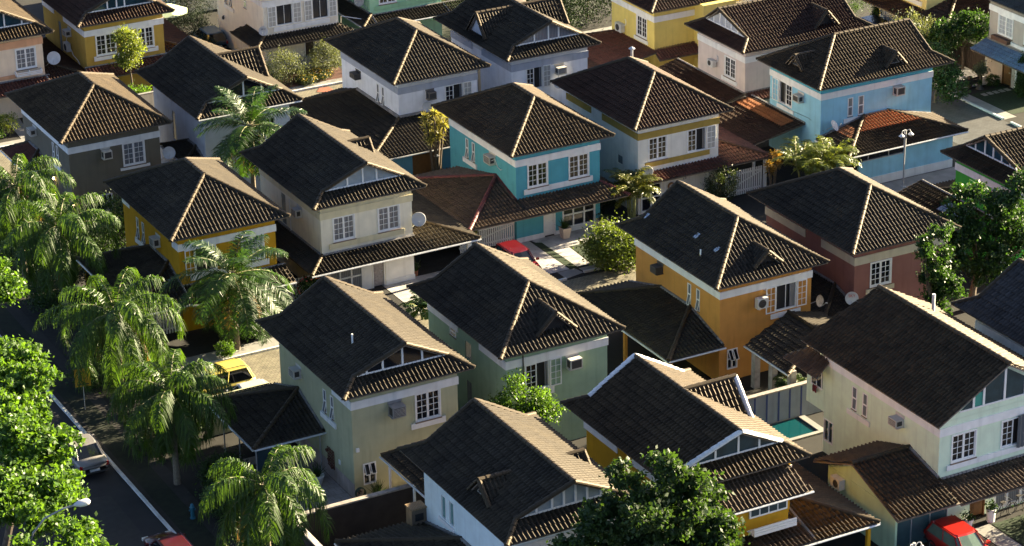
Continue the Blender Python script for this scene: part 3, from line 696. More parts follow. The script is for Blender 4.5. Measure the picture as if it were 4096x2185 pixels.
ye, zw, ze = -1.75, 2.88, 2.36; a = 4.15; zt = 3.62
A_ = (-a, ye, ze); B_ = (-a, 8.0, ze); T_ = (0, 2.55, zt); E_ = (6.95, ye, ze)
polys = [[(0, ye, ze), E_, (5.88 + .2, 0, zw), (0, 0, zw)], [A_, (0, ye, ze), T_], [A_, T_, B_], [B_, T_, (0, 8.0, ze)], [E_, (6.95, 3.0, ze), (5.9, 3.0, zw), (5.9, 0, zw)]]
REDCAP = mat('red_ridge_tile', (.13, .030, .026), .6, noise=.25, nscale=6)
r_ = roof(H.t, 'carport_roof', polys, [(A_, T_), (B_, T_), (E_, (5.9, 0, zw))], T_BP, REDCAP)
m = M(); m.tube([(-.02, -.02, zw), (-.04, 1.3, 3.26), (-.04, 2.55, zt + .05)], .10, 5); m.build('flashing', REDCAP, r_)
m = M(); [m.box(-4.0, -3.8, y, y + .2, 0, ze - .05) for y in (-1.3, 3.2, 7.2)]; m.build('post', H.wall, H.t)

# 8 white and mustard house
H = House('white house with mustard yellow bands and a red brown hipped roof', 8.7, .1, wall=wallm('offwhite', 230, 228, 218), band=wallm('mustard', 166, 142, 72), tile=T_RD)
H.win('F', .73, 2.12); H.wopen('F', 3.57, 4.97, 'shut', 'wall', lg=mat('leaf_glass', (.40, .40, .38), .2, noise=.05)); H.door('F', 1.9, 2.9, 2.05, WHITE); H.grid('F', .2, 1.7, .1, 1.95, 2, 2, GLASS); H.block('L', 1.9, 2.5, 2.75, 3.3)
H.walls(); H.bandit(L=[(0, 4.4), (5.8, 9.0)]); H.sill('F', .49, 5.22, 3.09, 3.4); H.hip(rb=6.1); H.pipe(3.6, 6.8, 7.9, .5, .09, True)
ye, zw, ze = -1.05, 2.76, 2.45; a = 3.4; zt = 3.45; A_ = (5.9 + a, ye, ze); T_ = (5.9, ye + a, zt)
polys = [[(.2, ye, ze), (5.9, ye, ze), (5.9, 0, zw), (.6, 0, zw)], [(5.9, ye, ze), A_, T_], [A_, (5.9 + a, 9.5, ze), (5.9, 9.5 - a, zt), T_]]
r_ = roof(H.t, 'carport_roof', polys, [(A_, T_), ((.2, ye, ze), (.6, 0, zw))], T_RP, T_RD)
m = M(); [m.box(8.9, 9.08, y, y + .18, 0, ze - .05) for y in (-.8, 3.6, 8.6)]; m.build('post', TRIM, H.t)
H.dish(H.pt('F', .42, 3.0, .4), (-.35, -.88, .3), .36, back=H.pt('F', .35, 2.8, 0), text='TV', tcol=(.03, .03, .05))
cu = bpy.data.curves.new('house_number', 'FONT'); cu.body = '25'; cu.size = .3; cu.extrude = .004; o = text_obj(cu, 'house_number', H.t, ACD); o.location = H.pt('F', 3.25, 1.75, .02); o.rotation_euler = (R(90), 0, 0)
m = M(); m.lathe([(.2 + .06 * math.cos(t), .06 * math.sin(t)) for t in np.linspace(0, 2 * math.pi, 8)], tuple(H.pt('F', 2.4, 1.5, .06)), 16, axis=(0, -1, 0)); m.build('door_wreath', RUST, H.t)

# 9 light blue house
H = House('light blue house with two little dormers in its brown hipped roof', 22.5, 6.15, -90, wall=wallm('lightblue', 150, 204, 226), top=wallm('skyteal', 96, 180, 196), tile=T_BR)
H.wopen('F', 1.1, 2.6, 'wall', 'shut'); H.awn('F', 4.95, 5.7, .75, 1.9); H.slit('R', 2.3, 3.5, 4.75, .4, 0); H.slit('R', 3.14, 3.45, 4.75, .42, 0)
H.walls(); H.bandit(Rr=[(0, 8.85)]); H.sill('F', .9, 2.85, 3.08, 3.32); H.sill('R', 1.8, 3.63, 3.08, 3.38); H.ac('F', 3.3, 3.95, 4.3, 4.75, .45, dark=True); H.ac('R', 5.65, 6.3, 4.4, 4.95, .5, dark=True)
H.hip(rb=8.9, eb=1.2, backgable=True); H.dormer('F', 2.95, 6.4, 7.2, .85, .1); H.dormer('R', 5.75, 6.38, 7.25, .75, .1)
H.dish(H.pt('R', .75, 3.25, .45), (.35, .25, .3), .38, back=H.pt('R', .45, 2.9, 0))
# annex towards the viewer
xw = 5.9; r_ = H.lean('R', 3.75, 3.35, 2.4, -.35, 9.0, name='annex_roof', posts=False)
m = M()
for i, (z) in enumerate((0,)):
    pass
m = M(); m.box(9.25, 9.42, .6, 8.0, .55, 1.75); m.box(9.25, 9.42, 4.1, 8.0, 1.75, 2.38); m.box(5.9, 9.25, 7.85, 8.0, .55, 2.38); m.build('annex_wall', H.wall, H.t)
m = M(); m.box(9.22, 9.46, .6, 8.03, 0, .55); m.build('plinth', TRIM, H.t)
m = M(); m.box(9.3, 9.36, .6, 4.1, 1.75, 2.38); go = m.build('window', GLASS, H.t)
m = M(); m.box(9.27, 9.44, .6, 4.1, 1.75, 1.80); [m.box(9.36, 9.41, y, y + .05, 1.8, 2.36) for y in (1.3, 2.9)]; m.build('frame', ALU, go)
m = M(); tiles(m, [(7.6, 1.85, 2.985), (6.05, 3.4, 3.377), (6.05, 5.2, 3.377), (7.6, 6.75, 2.985)]); m.build('new_tiles', [T_OR, SOFFIT], r_)
m = M(); tiles(m, [(6.3, 1.0, 2.80), (8.0, 1.0, 2.80), (7.1, 1.9, 3.03), (6.3, 1.9, 3.03)]); m.build('new_tiles', [T_OR, SOFFIT], r_)
r_ = H.porch(-2.1, 4.2, 2.92, 2.2, 4.1, T_RD, name='terrace_roof', gut=False)
m = M(); tiles(m, [(-1.8, -1.45, 2.74), (3.6, -1.45, 2.74), (3.6, -.45, 2.91), (-1.8, -.45, 2.91)]); m.build('new_tiles', [T_OR, SOFFIT], r_)
m = M(); [m.box(x, x + .15, -3.9, -3.75, 0, 2.15) for x in (-1.8, 1, 3.9)]; m.build('post', TRIM, H.t)
m = M(); m.tube([(.0, -.05, 3.5), (1.2, -.05, 3.42), (2.6, -.04, 3.3), (4.6, -.04, 3.4), (6.0, .2, 2.9)], .012, 4); m.build('cable', ACD, H.t)

# 10 pinkish grey house
H = House('pinkish grey house with a long red brown gabled roof, beside the light blue house', 22.35, 14.85, -90, wall=wallm('pinkgrey', 212, 198, 190), tile=T_RD)
H.win('F', 3.35, 4.73, 3.42, 4.88); H.walls(); H.bandit(Rr=[(0, 8.8)]); H.sill('F', 3.05, 4.98, 3.08, 3.36); H.split('F', 1.75, 2.45, 3.75, 4.2)
H.gable(glass=CURTW, panes=(.2, .36, .5, .64, .8)); H.dormer('R', 6.6, 6.3, 7.5, 1.0, -.1)
H.lean('F' if False else 'R', .9, 2.9, 2.5, -.9, 8.5, T_RP, posts=False) if False else None
H.porch(-2.6, 5.9, 2.85, 2.1, 3.0, T_RD, name='terrace_roof', gut=False); H.porch(0, 8.8, 2.9, 2.55, .85, T_RP, face='R', gut=False)

# 11 pale yellow house at the top
H = House('lemon yellow house with white band and an air conditioner above its lower red roof', 21.7, 25.5, -90, wall=wallm('lemon', 222, 202, 116), tile=T_RD)
H.win('F', 3.47, 4.9); H.walls(); H.bandit(Rr=[(0, 3.3), (4.8, 8.8)]); H.sill('F', 3.2, 5.07, 3.1, 3.36); H.split('F', 1.1, 1.95, 3.2, 3.8)
H.hip(rb=5.9)
m = M(); m.box(5.9, 7.1, 3.3, 6.0, 0, 6.0); m.build('bay_wall', H.wall, H.t)
A_ = (-1.5, -4.3, 2.35); B_ = (6.6, -4.3, 2.35)
r_ = roof(H.t, 'annex_roof', [[A_, B_, (6.3, 0, 2.95), (1.0, 0, 3.05)], [(5.9, 8, 3.1), (5.9, 0, 2.95), (7.0, -.2, 2.55), (7.0, 8, 2.55)]], [(A_, (1.0, 0, 3.05))], T_RP, T_RD)
m = M(); [m.box(x, x + .16, -4.0, -3.84, 0, 2.3) for x in (-1.2, 2.5, 6.1)]; m.build('post', TRIM, H.t)

# 12 bright green house on the right
H = House('bright green house with a brown gabled roof at the right edge', 22.5, -13.95, -90, wall=wallm('green', 72, 168, 64), tile=T_BR)
H.win('F', 3.5, 4.9); H.walls(); H.bandit(Rr=[(0, 8.8)], z0=4.98); H.sill('F', 3.2, 5.1, 3.1, 3.4); H.gable(glass=GLASSB, panes=(.18, .36, .52, .68, .84))
H.lean('L', 3.7, 3.3, 2.45, -.9, 9.0, T_BR); H.porch(-3.2, 3.0, 3.2, 2.5, 2.6, T_BR, name='terrace_roof', gut=False)
m = M(); [m.obox((.3 + i * .42, -1.55 + j * .5, 2.85 + j * .13), (.36, 0, 0), (0, .42, .11), (0, 0, .03)) for i in range(5) for j in range(2)]; m.build('solar_panel', mat('solar_glass', (.20, .24, .30), .15), H.t)

# 13 white house with grey band
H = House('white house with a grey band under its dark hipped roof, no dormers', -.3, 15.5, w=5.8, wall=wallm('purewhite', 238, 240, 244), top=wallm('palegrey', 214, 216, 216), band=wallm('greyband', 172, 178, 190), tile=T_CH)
H.wopen('F', 3.37, 4.72, 'shut', 'wall', lg=mat('leaf_glass', (.40, .40, .38), .2, noise=.05)); H.slit('L', 2.37); H.slit('L', 3.14); H.walls(); H.bandit(L=[(0, 8.8)]); H.ac('F', 2.0, 2.56, 4.38, 4.86, .45, mat('brown_ac', (.15, .13, .11), .6), True); H.ac('L', 5.75, 6.5, 4.4, 4.75, .5, mat('black_ac', (.06, .055, .05), .5), True)
H.hip(rb=5.8)
H.dish(H.pt('F', 1.85, 3.95, .45), (-.3, -.9, .3), .34, back=H.pt('F', 1.8, 3.55, .1))
ye, ze = -3.95, 2.38; zt = 3.42; a = 4.1
A_, B_, T_, W_ = (-a, ye, ze), (-a, 9.0, ze), (0, 0, zt), (0, 6.4, zt)
polys = [[A_, (6.2, ye, ze), (5.8, 0, zt), T_], [A_, T_, W_, B_], [B_, W_, (0, 9.0, 2.7)]]
r_ = roof(H.t, 'annex_roof', polys, [(A_, T_), (B_, W_)], T_CH)
m = M(); m.tube([(0, 6.4, zt + .05), (-.08, .0, zt + .06), (0, -.08, zt + .05), (5.8, -.08, zt + .05)], .14, 5); m.build('flashing', MATS['mortar_flashing'], r_)
H.gutter([(-a - .06, 9.0, ze - .07), (-a - .06, ye - .06, ze - .07), (6.2, ye - .06, ze - .07)], r_)
m = M(); m.box(-3.8, -.8, -3.4, -3.25, 0, 2.35); m.box(1.35, 5.8, -3.4, -3.25, 0, 2.35); m.box(-3.8, -3.65, -3.25, 8.5, 0, 2.2); m.build('annex_wall', wallm('duskblue', 96, 150, 182), H.t)
m = M(); m.box(-.8, 1.35, -3.35, -3.3, 0, 2.3); m.build('panel_door', DOORB, H.t)
m = M(); m.lathe([(.02, .12), (.05, .1), (.2, 0), (.17, 0), (.02, .08)], (.55, -4.2, 2.0), 12); m.tube([(.55, -4.2, 2.1), (.55, -4.0, 2.25), (.55, -3.4, 2.2)], .015, 4); m.build('wall_lamp', ALU, H.t)

# 14 grey white gabled house behind palm
H = House('pale grey gabled house with a big side dormer, behind the coconut palm', -13.75, 16.0, wall=wallm('coolwhite', 200, 206, 214), tile=T_CH)
H.win('F', 3.5, 4.9); H.awn('F', .5, 1.15, .7, 1.87); H.block('L', 5.1, 5.6, 2.6, 4.6); H.walls(); H.bandit(z0=5.0, z1=5.25); H.gable(glass=GLASS, panes=(.25, .5, .75)); H.dormer('R', 4.9, 6.4, 7.98, 1.35, .1, drop=1.55)
H.gutter([(-.6, -.72, 5.93), (6.5, -.72, 5.93)], H.ro)
H.lean('R', 3.4, 3.4, 2.4, -2.8, 9.0); H.lean('L', 1.4, 3.4, 2.9, .2, 4.2, posts=False)

# 15 white house, top centre
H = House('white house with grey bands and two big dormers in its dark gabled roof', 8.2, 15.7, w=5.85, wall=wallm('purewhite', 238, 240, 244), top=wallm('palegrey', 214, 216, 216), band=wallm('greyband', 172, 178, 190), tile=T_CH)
H.wopen('F', 1.08, 2.36, 'shut', 'wall', lg=mat('leaf_glass', (.40, .40, .38), .2, noise=.05)); H.block('L', 4.5, 5.0, 2.0, 4.4); H.walls(); H.bandit(L=[(0, 4.2), (5.6, 8.8)], z0=4.95); H.ac('F', 3.3, 3.96, 4.3, 4.75, .5, mat('cream_ac', (.55, .52, .44), .5))
H.gable(glass=CURT, panes=(.3, .52, .68)); H.dormer('R', 4.3, 6.3, 7.96, 1.3, .2, drop=1.5); H.dormer('L', 4.5, 6.3, 7.85, 1.25, .25, drop=1.5, glass=wallm('gablewhite', 196, 204, 212))
H.dish(H.pt('F', 3.35, 3.65, .4), (-.35, -.88, .3), .33, back=H.pt('F', 3.6, 4.1, 0), text='SKY', tcol=(.03, .03, .05)); H.lean('R', 3.5, 3.4, 2.4, -3, 9.0, T_RD)

# 16 dark olive drab house
H = House('dark drab house with a white band under its brown hipped roof', -22.63, 16.4, w=6.0, wall=wallm('drab', 112, 106, 92), tile=T_BR)
H.win('F', 3.5, 4.98, glass=CURT); H.slit('L', 2.2); H.slit('L', 2.95); H.awn('F', 1.9, 2.6, .75, 1.87); H.walls(); H.bandit(L=[(0, 8.8)], z0=4.97, z1=5.38); H.sill('F', 3.28, 5.24, 3.21, 3.38); H.sill('L', 1.72, 3.46, 3.2, 3.5)
H.ac('F', 2.1, 2.66, 4.35, 4.85, .5, mat('cream_ac', (.55, .52, .44), .5), True); H.ac('L', 6.1, 6.75, 4.3, 4.7, .45); H.hip(rb=5.45)
H.dish((6.5, -.2, 3.85), (-.4, -.85, .3), .4, back=(6.0, .1, 3.3))
H.lean('L', 1.5, 3.3, 2.6, 4.5, 9.2, T_RP, posts=False); H.porch(4.1, 6.2, 2.6, 2.3, 1.4, T_RP, gut=False, name='lean_to_roof')
em = bpy.data.materials.new('lamp_glow'); em.use_nodes = True; eb_ = em.node_tree.nodes['Principled BSDF']; eb_.inputs['Emission Color'].default_value = (1, .72, .35, 1); eb_.inputs['Emission Strength'].default_value = 7; eb_.inputs['Base Color'].default_value = (.9, .8, .6, 1)
for p in (H.pt('F', -.02, 1.55, .1), H.pt('L', 3.1, 2.35, .12)):
    m = M(); m.lathe([(.02, .1), (.07, .06), (.075, 0), (.06, -.06), (.02, -.08)], tuple(p), 10); m.build('wall_lamp', em, H.t)

# 17 peach house, upper left corner
H = House('cream and peach house with a white window box, at the upper left corner', -22.8, 37.7, wall=wallm('peachcream', 236, 214, 186), top=wallm('sand', 222, 196, 152), band=wallm('peach', 222, 168, 128), tile=T_BR)
H.win('F', 3.9, 5.38, 3.48, 5.0, CURT); H.win('F', .8, 2.2); H.walls(split=5.6); H.bandit(z0=5.1, z1=5.6); H.sill('F', .4, 4.6, 2.95, 3.2); H.gable(glass=GLASSB, panes=(.3, .6, .85))
m = M()
for j in range(3): m.box(3.75, 5.62, -.42 + .02 * j, -.40 + .02 * j, 3.1 + j * .1, 3.17 + j * .1)
m.box(3.75, 5.62, -.4, -.02, 3.08, 3.12); [m.box(x, x + .04, -.42, 0, 3.08, 3.42) for x in (3.75, 4.7, 5.58)]; m.build('window_box', WHITE, H.t)
H.dish((6.55, -.3, 4.0), (-.4, -.85, .3), .46, back=(6.3, .9, 3.1)); H.porch(-.3, 6.2, 2.75, 2.3, 1.5, T_RP, gut=False); H.lean('R', 3.4, 3.3, 2.35, -1.4, 9.0, T_RD)

# 18 ochre house, top left
H = House('ochre yellow house with a dark red gabled roof, behind the small sunlit tree', -13.8, 37.7, w=5.85, wall=wallm('ochre', 186, 154, 74), tile=T_RD)
H.win('F', .76, 2.26); H.win('F', 3.84, 5.1); H.block('L', 5.0, 5.6, 2.2, 4.7); H.walls(); H.bandit(L=[(0, 4.3), (6.3, 8.8)]); H.sill('F', .56, 5.35, 3.12, 3.45); H.ac('L', 2.85, 3.5, 4.3, 4.7, .45); H.split('L', 3.0, 3.7, 3.1, 3.7)
H.gable(glass=GLASSB, panes=(.3, .44, .56), vergem=None); H.porch(-.2, 6.2, 2.75, 2.3, 1.5, T_RP, gut=False); H.lean('R', 3.3, 3.3, 2.35, -1.4, 9.0, T_RD)
m = M(); m.tube([(-.1, 3.0, 3.3), (-.06, 2.6, 2.9), (-.05, 1.8, 2.8), (-.05, 1.4, 2.6)], .03, 5); m.build('pipe', WHITE, H.t)

# 19 cream house with two open windows, top
H = House('ivory house with two wide open windows above a dark porch roof, behind round bushes', -.45, 37.3, wall=wallm('ivory', 238, 230, 212), tile=T_CH)
H.wopen('F', 1.0, 2.3, glass=CURTD, lw=.66, lg=mat('leaf_glass', (.40, .40, .38), .2, noise=.05)); H.wopen('F', 3.85, 5.15, glass=CURTD, lw=.62, lg=MATS['leaf_glass']); H.slit('L', 6.0, 3.5, 4.8, .4); H.slit('L', 6.9, 3.5, 4.8, .4); H.slit('L', 3.3, 4.1, 5.0, .5, .02); H.door('F', 3.1, 3.9, 2.05, mat('dark_door', (.05, .035, .03), .5)); H.grid('F', 4.3, 5.7, .1, 2.0, 2, 2, GLASS)
H.walls(); H.bandit(L=[(0, 2.6), (5, 8.8)]); H.sill('F', .75, 5.2, 3.05, 3.36); H.sill('L', 5.5, 7.3, 3.1, 3.4); H.hip()
ye, zw, ze = -1.3, 2.85, 2.35
r_ = roof(H.t, 'porch_roof', [[(-1.2, ye, ze), (7.0, ye, ze), (6.0, 0, zw), (0, 0, zw)], [(-1.2, 3.6, ze), (-1.2, ye, ze), (0, 0, zw), (0, 3.2, zw)]], [((-1.2, ye, ze), (0, 0, zw))], T_CH)
H.dish(H.pt('F', -.15, 3.35, .25), (-.5, -.8, .25), .34, back=H.pt('L', .2, 2.95, 0), text='SKY', tcol=(.02, .04, .12))
m = M(); m.lathe([(.03, .2), (.09, .12), (.09, -.05), (.04, -.1)], tuple(H.pt('L', 7.4, 2.2, .15)), 8); m.tube([H.pt('L', 7.4, 2.4, 0), H.pt('L', 7.4, 2.4, .15)], .015, 4); m.build('wall_lamp', ACD, H.t)
m = M(); m.tube([(6.3, .4, 3.2), (8.2, .4, 2.6)], .03, 5); m.tube([(6.3, .4, 3.2), (6.3, .4, 2.2)], .03, 5); m.tube([(8.2, .4, 2.6), (8.2, .4, 1.6)], .03, 5); m.tube([(6.3, .4, 2.4), (8.2, .4, 1.8)], .02, 5); m.build('railing', ALU, H.t)

# 20 mint green house, top
H = House('mint green house with a dark porch roof and a dish on its side', 8.3, 37.9, wall=wallm('mint', 168, 214, 176), tile=T_CH)
H.win('F', .75, 2.2); H.wopen('F', 3.65, 5.1); H.walls(); H.bandit(L=[(0, 8.8)]); H.sill('F', .4, 5.4, 3.05, 3.4, wallm('mintdark', 150, 196, 156)); H.hip()
H.porch(-.2, 8.5, 2.75, 2.35, 1.4); H.lean('L', 1.2, 2.9, 2.45, -1.4, 8.0, posts=False)
H.dish(H.pt('L', .9, 3.7, .4), (-.7, -.6, .3), .4, back=H.pt('L', .6, 3.2, 0), text='SKY')
H.lean('R', 3.4, 3.3, 2.35, -1.4, 9.0)

# 21 grey house at the right top edge
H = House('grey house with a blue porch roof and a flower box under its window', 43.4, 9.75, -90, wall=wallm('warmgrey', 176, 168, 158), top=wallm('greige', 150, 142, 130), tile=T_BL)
H.win('F', 1.0, 2.65, 3.5, 5.0, CURTW); H.win('F', 3.9, 5.3, 3.5, 5.0, CURTW); H.door('F', 1.75, 2.75, 2.1, DOORB); H.grid('F', 3.2, 5.4, .1, 1.95, 3, 2, GLASS); H.walls(); H.bandit(); H.sill('F', .9, 5.4, 3.05, 3.3); H.hip()
m = M(); m.box(.75, 2.55, -.4, -.05, 3.12, 3.4); m.build('flower_box', mat('clay_box', (.12, .06, .04), .8), H.t)
H.porch(-.1, 6.2, 2.85, 2.3, 1.5, T_SL, gut=False)
m = M(); m.lathe([(.04, .15), (.1, .1), (.12, -.08), (.05, -.15)], tuple(H.pt('F', .7, 1.75, .2)), 8); m.tube([H.pt('F', .7, 1.95, 0), H.pt('F', .7, 1.95, .2)], .02, 4); m.build('wall_lamp', ACD, H.t)

# 22 yellow cream house behind it
H = House('pale yellow house above a broad dark red carport roof, at the top right', 43.4, 23.0, -90, wall=wallm('straw', 232, 212, 140), tile=T_RD)
H.win('F', 3.7, 5.1); H.win('F', .8, 2.2); H.door('F', 2.0, 2.9, 2.0, WHITE); H.grid('F', .3, 1.9, .1, 1.95, 3, 2, CURTW); H.walls(); H.bandit(Rr=[(0, 8.8)]); H.sill('F', .5, 5.4, 3.05, 3.4); H.hip()
ye, zw, ze = -1.5, 2.85, 2.38; a = 4.2; zt = 3.6; A_ = (5.9 + a, ye, ze); T_ = (5.9, ye + a, zt)
roof(H.t, 'carport_roof', [[(-.5, ye, ze), (5.9, ye, ze), (5.9, 0, zw), (-.5, 0, zw)], [(5.9, ye, ze), A_, T_], [A_, (5.9 + a, 9.5, ze), (5.9, 9.5 - a, zt), T_]], [(A_, T_)], T_RD)
H.gutter([(5.96 + a, ye, ze - .08), (5.96 + a, 9.5, ze - .08)], H.ro); m = M(); [m.box(9.6, 9.8, y, y + .2, 0, 2.3) for y in (-1.1, 3.8)]; m.build('post', TRIM, H.t)

# 23 white house bottom centre
H = House('ice white house with slim green tinted side windows, left of the dense tree', -22.8, -41.75, w=5.95, wall=wallm('icewhite', 224, 236, 236), tile=T_CH)
for u, z0, z1 in ((6.82, 3.74, 4.85), (6.0, 3.78, 4.9)):
    H.hole('L', u - .22, u + .22, z0 - .1, z1); m = M(); H.outer(m, 'L', u - .22, u + .22, z0 - .1, z1, .03, -.09, .015); o = m.build('window', WHITE, H.t); H.pane('L', u - .2, u + .2, z0 - .1, z1, -.05, mat('green_glass', (.16, .30, .28), .12), o)
H.win('F', .75, 2.2); H.win('F', 3.65, 5.1); H.walls(); H.bandit(F=(None, None)); H.sill('L', 5.7, 7.3, 3.42, 3.6); H.sill('F', .5, 5.35)
H.gable(glass=GREYG, panes=(.18, .34, .46, .58, .7, .84)); H.dormer('L', 3.2, 6.38, 7.3, .95, -.02); H.dormer('R', 4.1, 5.95, 6.85, .85, -.0)
H.lean('L', 4.4, 3.45, 2.4, -1.6, 9.4, T_CH, posts=False)
# rear veranda roof of the white house, reaching back to the olive house
A_, B_, C_, D_ = (1.0, 15.6, 2.75), (1.1, 10.3, 2.75), (9.0, 10.3, 2.75), (9.0, 15.6, 2.75); R1, R2 = (5.1, 10.3, 3.95), (5.1, 14.0, 3.95)
r_ = roof(H.t, 'veranda_roof', [[A_, B_, R1, R2], [C_, D_, R2, R1]], [(A_, R2), (D_, R2), (R1, R2)], T_CH)
roof(r_, 'back_slope', [[A_, R2, D_]], [], T_BP)  # paler tile here: the back slope's lighter look is put into the colour
H.gutter([(.95, 10.3, 2.68), (.92, 15.65, 2.68)], r_)
m = M(); [m.box(x, x + .1, y, y + .1, 0, 2.7) for x, y in ((1.2, 15.2), (1.25, 12.6))]; m.build('post', TRIM, H.t)

# 24 yellow house with white verges
H = House('yellow house with a brown gabled roof edged in white tiles', -13.8, -41.4, w=5.95, wall=wallm('yellow', 194, 146, 32), tile=T_BR)
WV = mat('white_verge_tile', (.78, .77, .74), .6, noise=.1, nscale=8)
H.win('F', .75, 2.2); H.walls(); H.bandit(L=[(0, 4.4), (5.8, 9)]); H.gable(glass=GLASSB, panes=(.3, .55, .78), vergem=WV); H.dormer('R', 5.0, 6.35, 7.92, 1.45, .1, verge=WV, drop=1.6, tile=T_BR)
m = M(); m.box(1.2, 5.3, -.85, -.002, 2.9, 5.3); m.build('bay_wall', H.wall, H.t)
r_ = roof(H.t, 'bay_roof', [[(.8, -1.75, 4.85), (6.05, -1.75, 4.85), (5.6, -.05, 5.75), (1.2, -.05, 5.75)]], [], T_BP); H.gutter([(.8, -1.8, 4.8), (6.05, -1.8, 4.8)], r_)
H.fbw = M(); m = M(); m.box(3.1, 5.2, -.92, -.86, 3.75, 4.75); o = m.build('window', WHITE, H.t); m = M(); [m.box(3.2 + i * .5, 3.62 + i * .5, -.935, -.921, 3.85, 4.65) for i in range(4)]; m.build('pane', GLASSB, o)
m = M()
for j in range(3): m.box(3.0, 5.35, -1.5, -1.46, 3.15 + j * .13, 3.25 + j * .13)
m.box(3.0, 5.35, -1.5, -.86, 3.1, 3.14); m.build('window_box', WHITE, H.t)
H.lean('R', 3.6, 3.4, 2.4, -2.2, 9.2, T_BR); H.porch(0, 6.0, 2.85, 2.4, 2.2, T_BP)

# 25 pale green house bottom right
H = House('pale green house with white bands and a broad brown gabled roof', .33, -42.0, w=7.6, d=9.6, wall=wallm('palegreen', 214, 231, 206), tile=T_BR)
H.win('F', .72, 2.22, 3.4, 4.92); H.wopen('F', 3.72, 5.2, 'shut', 'none', 3.4, 4.92); H.slit('L', 7.0, 3.5, 4.75, .4, .02); H.slit('L', 6.1, 3.5, 4.75, .4, .02); H.door('F', 2.05, 2.95, 2.1, DOORB); H.grid('F', 3.5, 6.0, .1, 2.0, 3, 2, CURT, b=.12)
H.grid('L', 8.75, 9.55, .7, 1.95, 2, 1, GLASS, b=.05, nn=-.05); H.walls(h=5.75, split=5.43)
H.bandit(L=[(0, 9.6)]); H.sill('F', .48, 5.6, 3.06, 3.34); H.sill('L', 5.63, 7.55, 3.1, 3.38); H.ac('L', 2.85, 3.5, 4.35, 4.75, .5)
mid = 3.75; zr = 8.12; o_ = .36; k = (zr - 5.72) / (mid + o_); xe = 7.6 + .36; y0, y1 = -.28, 11.4
A_, B_, R0, R1 = (-o_, y0, 5.72), (-o_, y1, 5.72), (mid, y0, zr), (mid, y1 - 1.0, zr)
H.ro = roof(H.t, 'roof', [[A_, R0, R1, B_], [(xe, y0, 5.72), (xe, y1, 5.72), R1, R0]], [(R0, R1)], T_BR)
g = M(); g.poly([(0, .0, 5.74), (7.6, .0, 5.74), (mid, .0, zr - .12)]); g.build('gable_wall', H.wall, H.t)
f = M(); f.box(1.1, 6.6, -.06, -.004, 6.05, 6.13); [f.box(x - .06, x + .06, -.07, -.004, 6.13, 5.72 + k * (min(x, 7.6 - x) + o_) - .1) for x in (1.9, 2.5, 3.75, 5.0, 5.7)]
for x0, s_ in ((.95, 1), (6.6, -1)): f.obox((x0, -.06, 5.72 + k * (.95 + o_) - .2), ((mid - x0), 0, k * abs(mid - x0)), (0, .05, 0), (0, 0, .12))
go = f.build('gable_window', WHITE, H.t); p = M(); p.poly([(1.1, -.02, 6.1), (6.5, -.02, 6.1), (mid, -.02, zr - .3)]); p.build('pane', GLASSB, go)
p = M(); p.box(2.0, 2.6, -.028, -.022, 6.15, 6.85); p.build('curtain', TEALG, go)
# upper bay over the pool with its own little roof
m = M(); m.box(0, 3, 9.62, 11.2, 2.25, 4.9); m.build('bay_wall', H.wall, H.t)
m = M(); m.box(-.03, -.002, 9.8, 10.75, 3.5, 4.4); o = m.build('window', GLASS, H.t); f = M(); [f.box(-.06, -.031, a, a + .05, 3.5, 4.4) for a in (9.8, 10.25, 10.7)]; f.box(-.07, -.001, 9.78, 10.77, 3.42, 3.5); f.build('frame', WHITE, o)
r_ = roof(H.t, 'bay_roof', [[(-1.0, 9.0, 4.65), (.0, 9.2, 5.35), (0, 11.0, 5.35), (-1.0, 12.0, 4.65)], [(-1.0, 12.0, 4.65), (0, 11.0, 5.35), (3, 11.0, 5.35), (3, 12.0, 4.65)]], [], T_BP)
# garage gable at the left and porch
A1, A2, T1, T2, Q1 = (-3.75, -1.95, 2.38), (-2.95, 3.0, 2.75), (0, 2.3, 3.48), (0, 4.9, 2.75), (-4.15, 4.3, 2.4)
r_ = roof(H.t, 'garage_roof', [[A1, (0, -1.95, 2.38), (0, 2.3, 3.48), (-3.45, 2.3, 3.48)], [(-3.9, 4.9, 2.6), (-3.45, 2.3, 3.48), (0, 2.3, 3.48), (0, 5.0, 2.55)]], [((-3.45, 2.3, 3.48), (0, 2.3, 3.48))], T_BR)
m = M(); m.tube([(-.05, 2.3, 3.5), (-.05, -.1, 2.9)], .09, 5); m.build('flashing', MATS['mortar_flashing'], r_)
m = M(); m.box(-3.32, -3.2, -1.2, 4.4, 0, 2.42); m.poly([(-3.3, 4.4, 2.425), (-3.3, 2.3, 3.28), (-3.3, -1.2, 2.425)]); m.build('garage_wall', wallm('garagegreen', 176, 200, 168), H.t)
m = M(); m.box(-3.2, -.02, -.9, -.86, .05, 2.35); o = m.build('garage_glazing', mat('tinted_glass', (.05, .09, .10), .08, spec=.7), H.t); f = M(); [f.box(x, x + .05, -.94, -.90, 0, 2.35) for x in (-3.2, -2.2, -1.1, -.07)]; f.build('frame', ALU, o)
m = M(); m.box(-3.72, -3.38, 2.9, 3.65, 1.75, 2.3) ; o = m.build('air_conditioner', MATS['condenser_paint'], H.t); g = M(); g.lathe([(.2, 0), (.2, .02), (0, .02)], (-3.725, 3.2, 2.03), 14, axis=(-1, 0, 0)); g.build('fan_grille', ACD, o)
H.porch(0, 7.9, 2.7, 2.25, 1.95, T_BP, gut=False); H.pipe(5.9, 8.6, 6.9, 1.0, .09)
m = M(); m.tube([(6.4, -.1, 3.2), (6.4, -.1, 4.95)], .45, 10); 
m = M(); n_ = 9
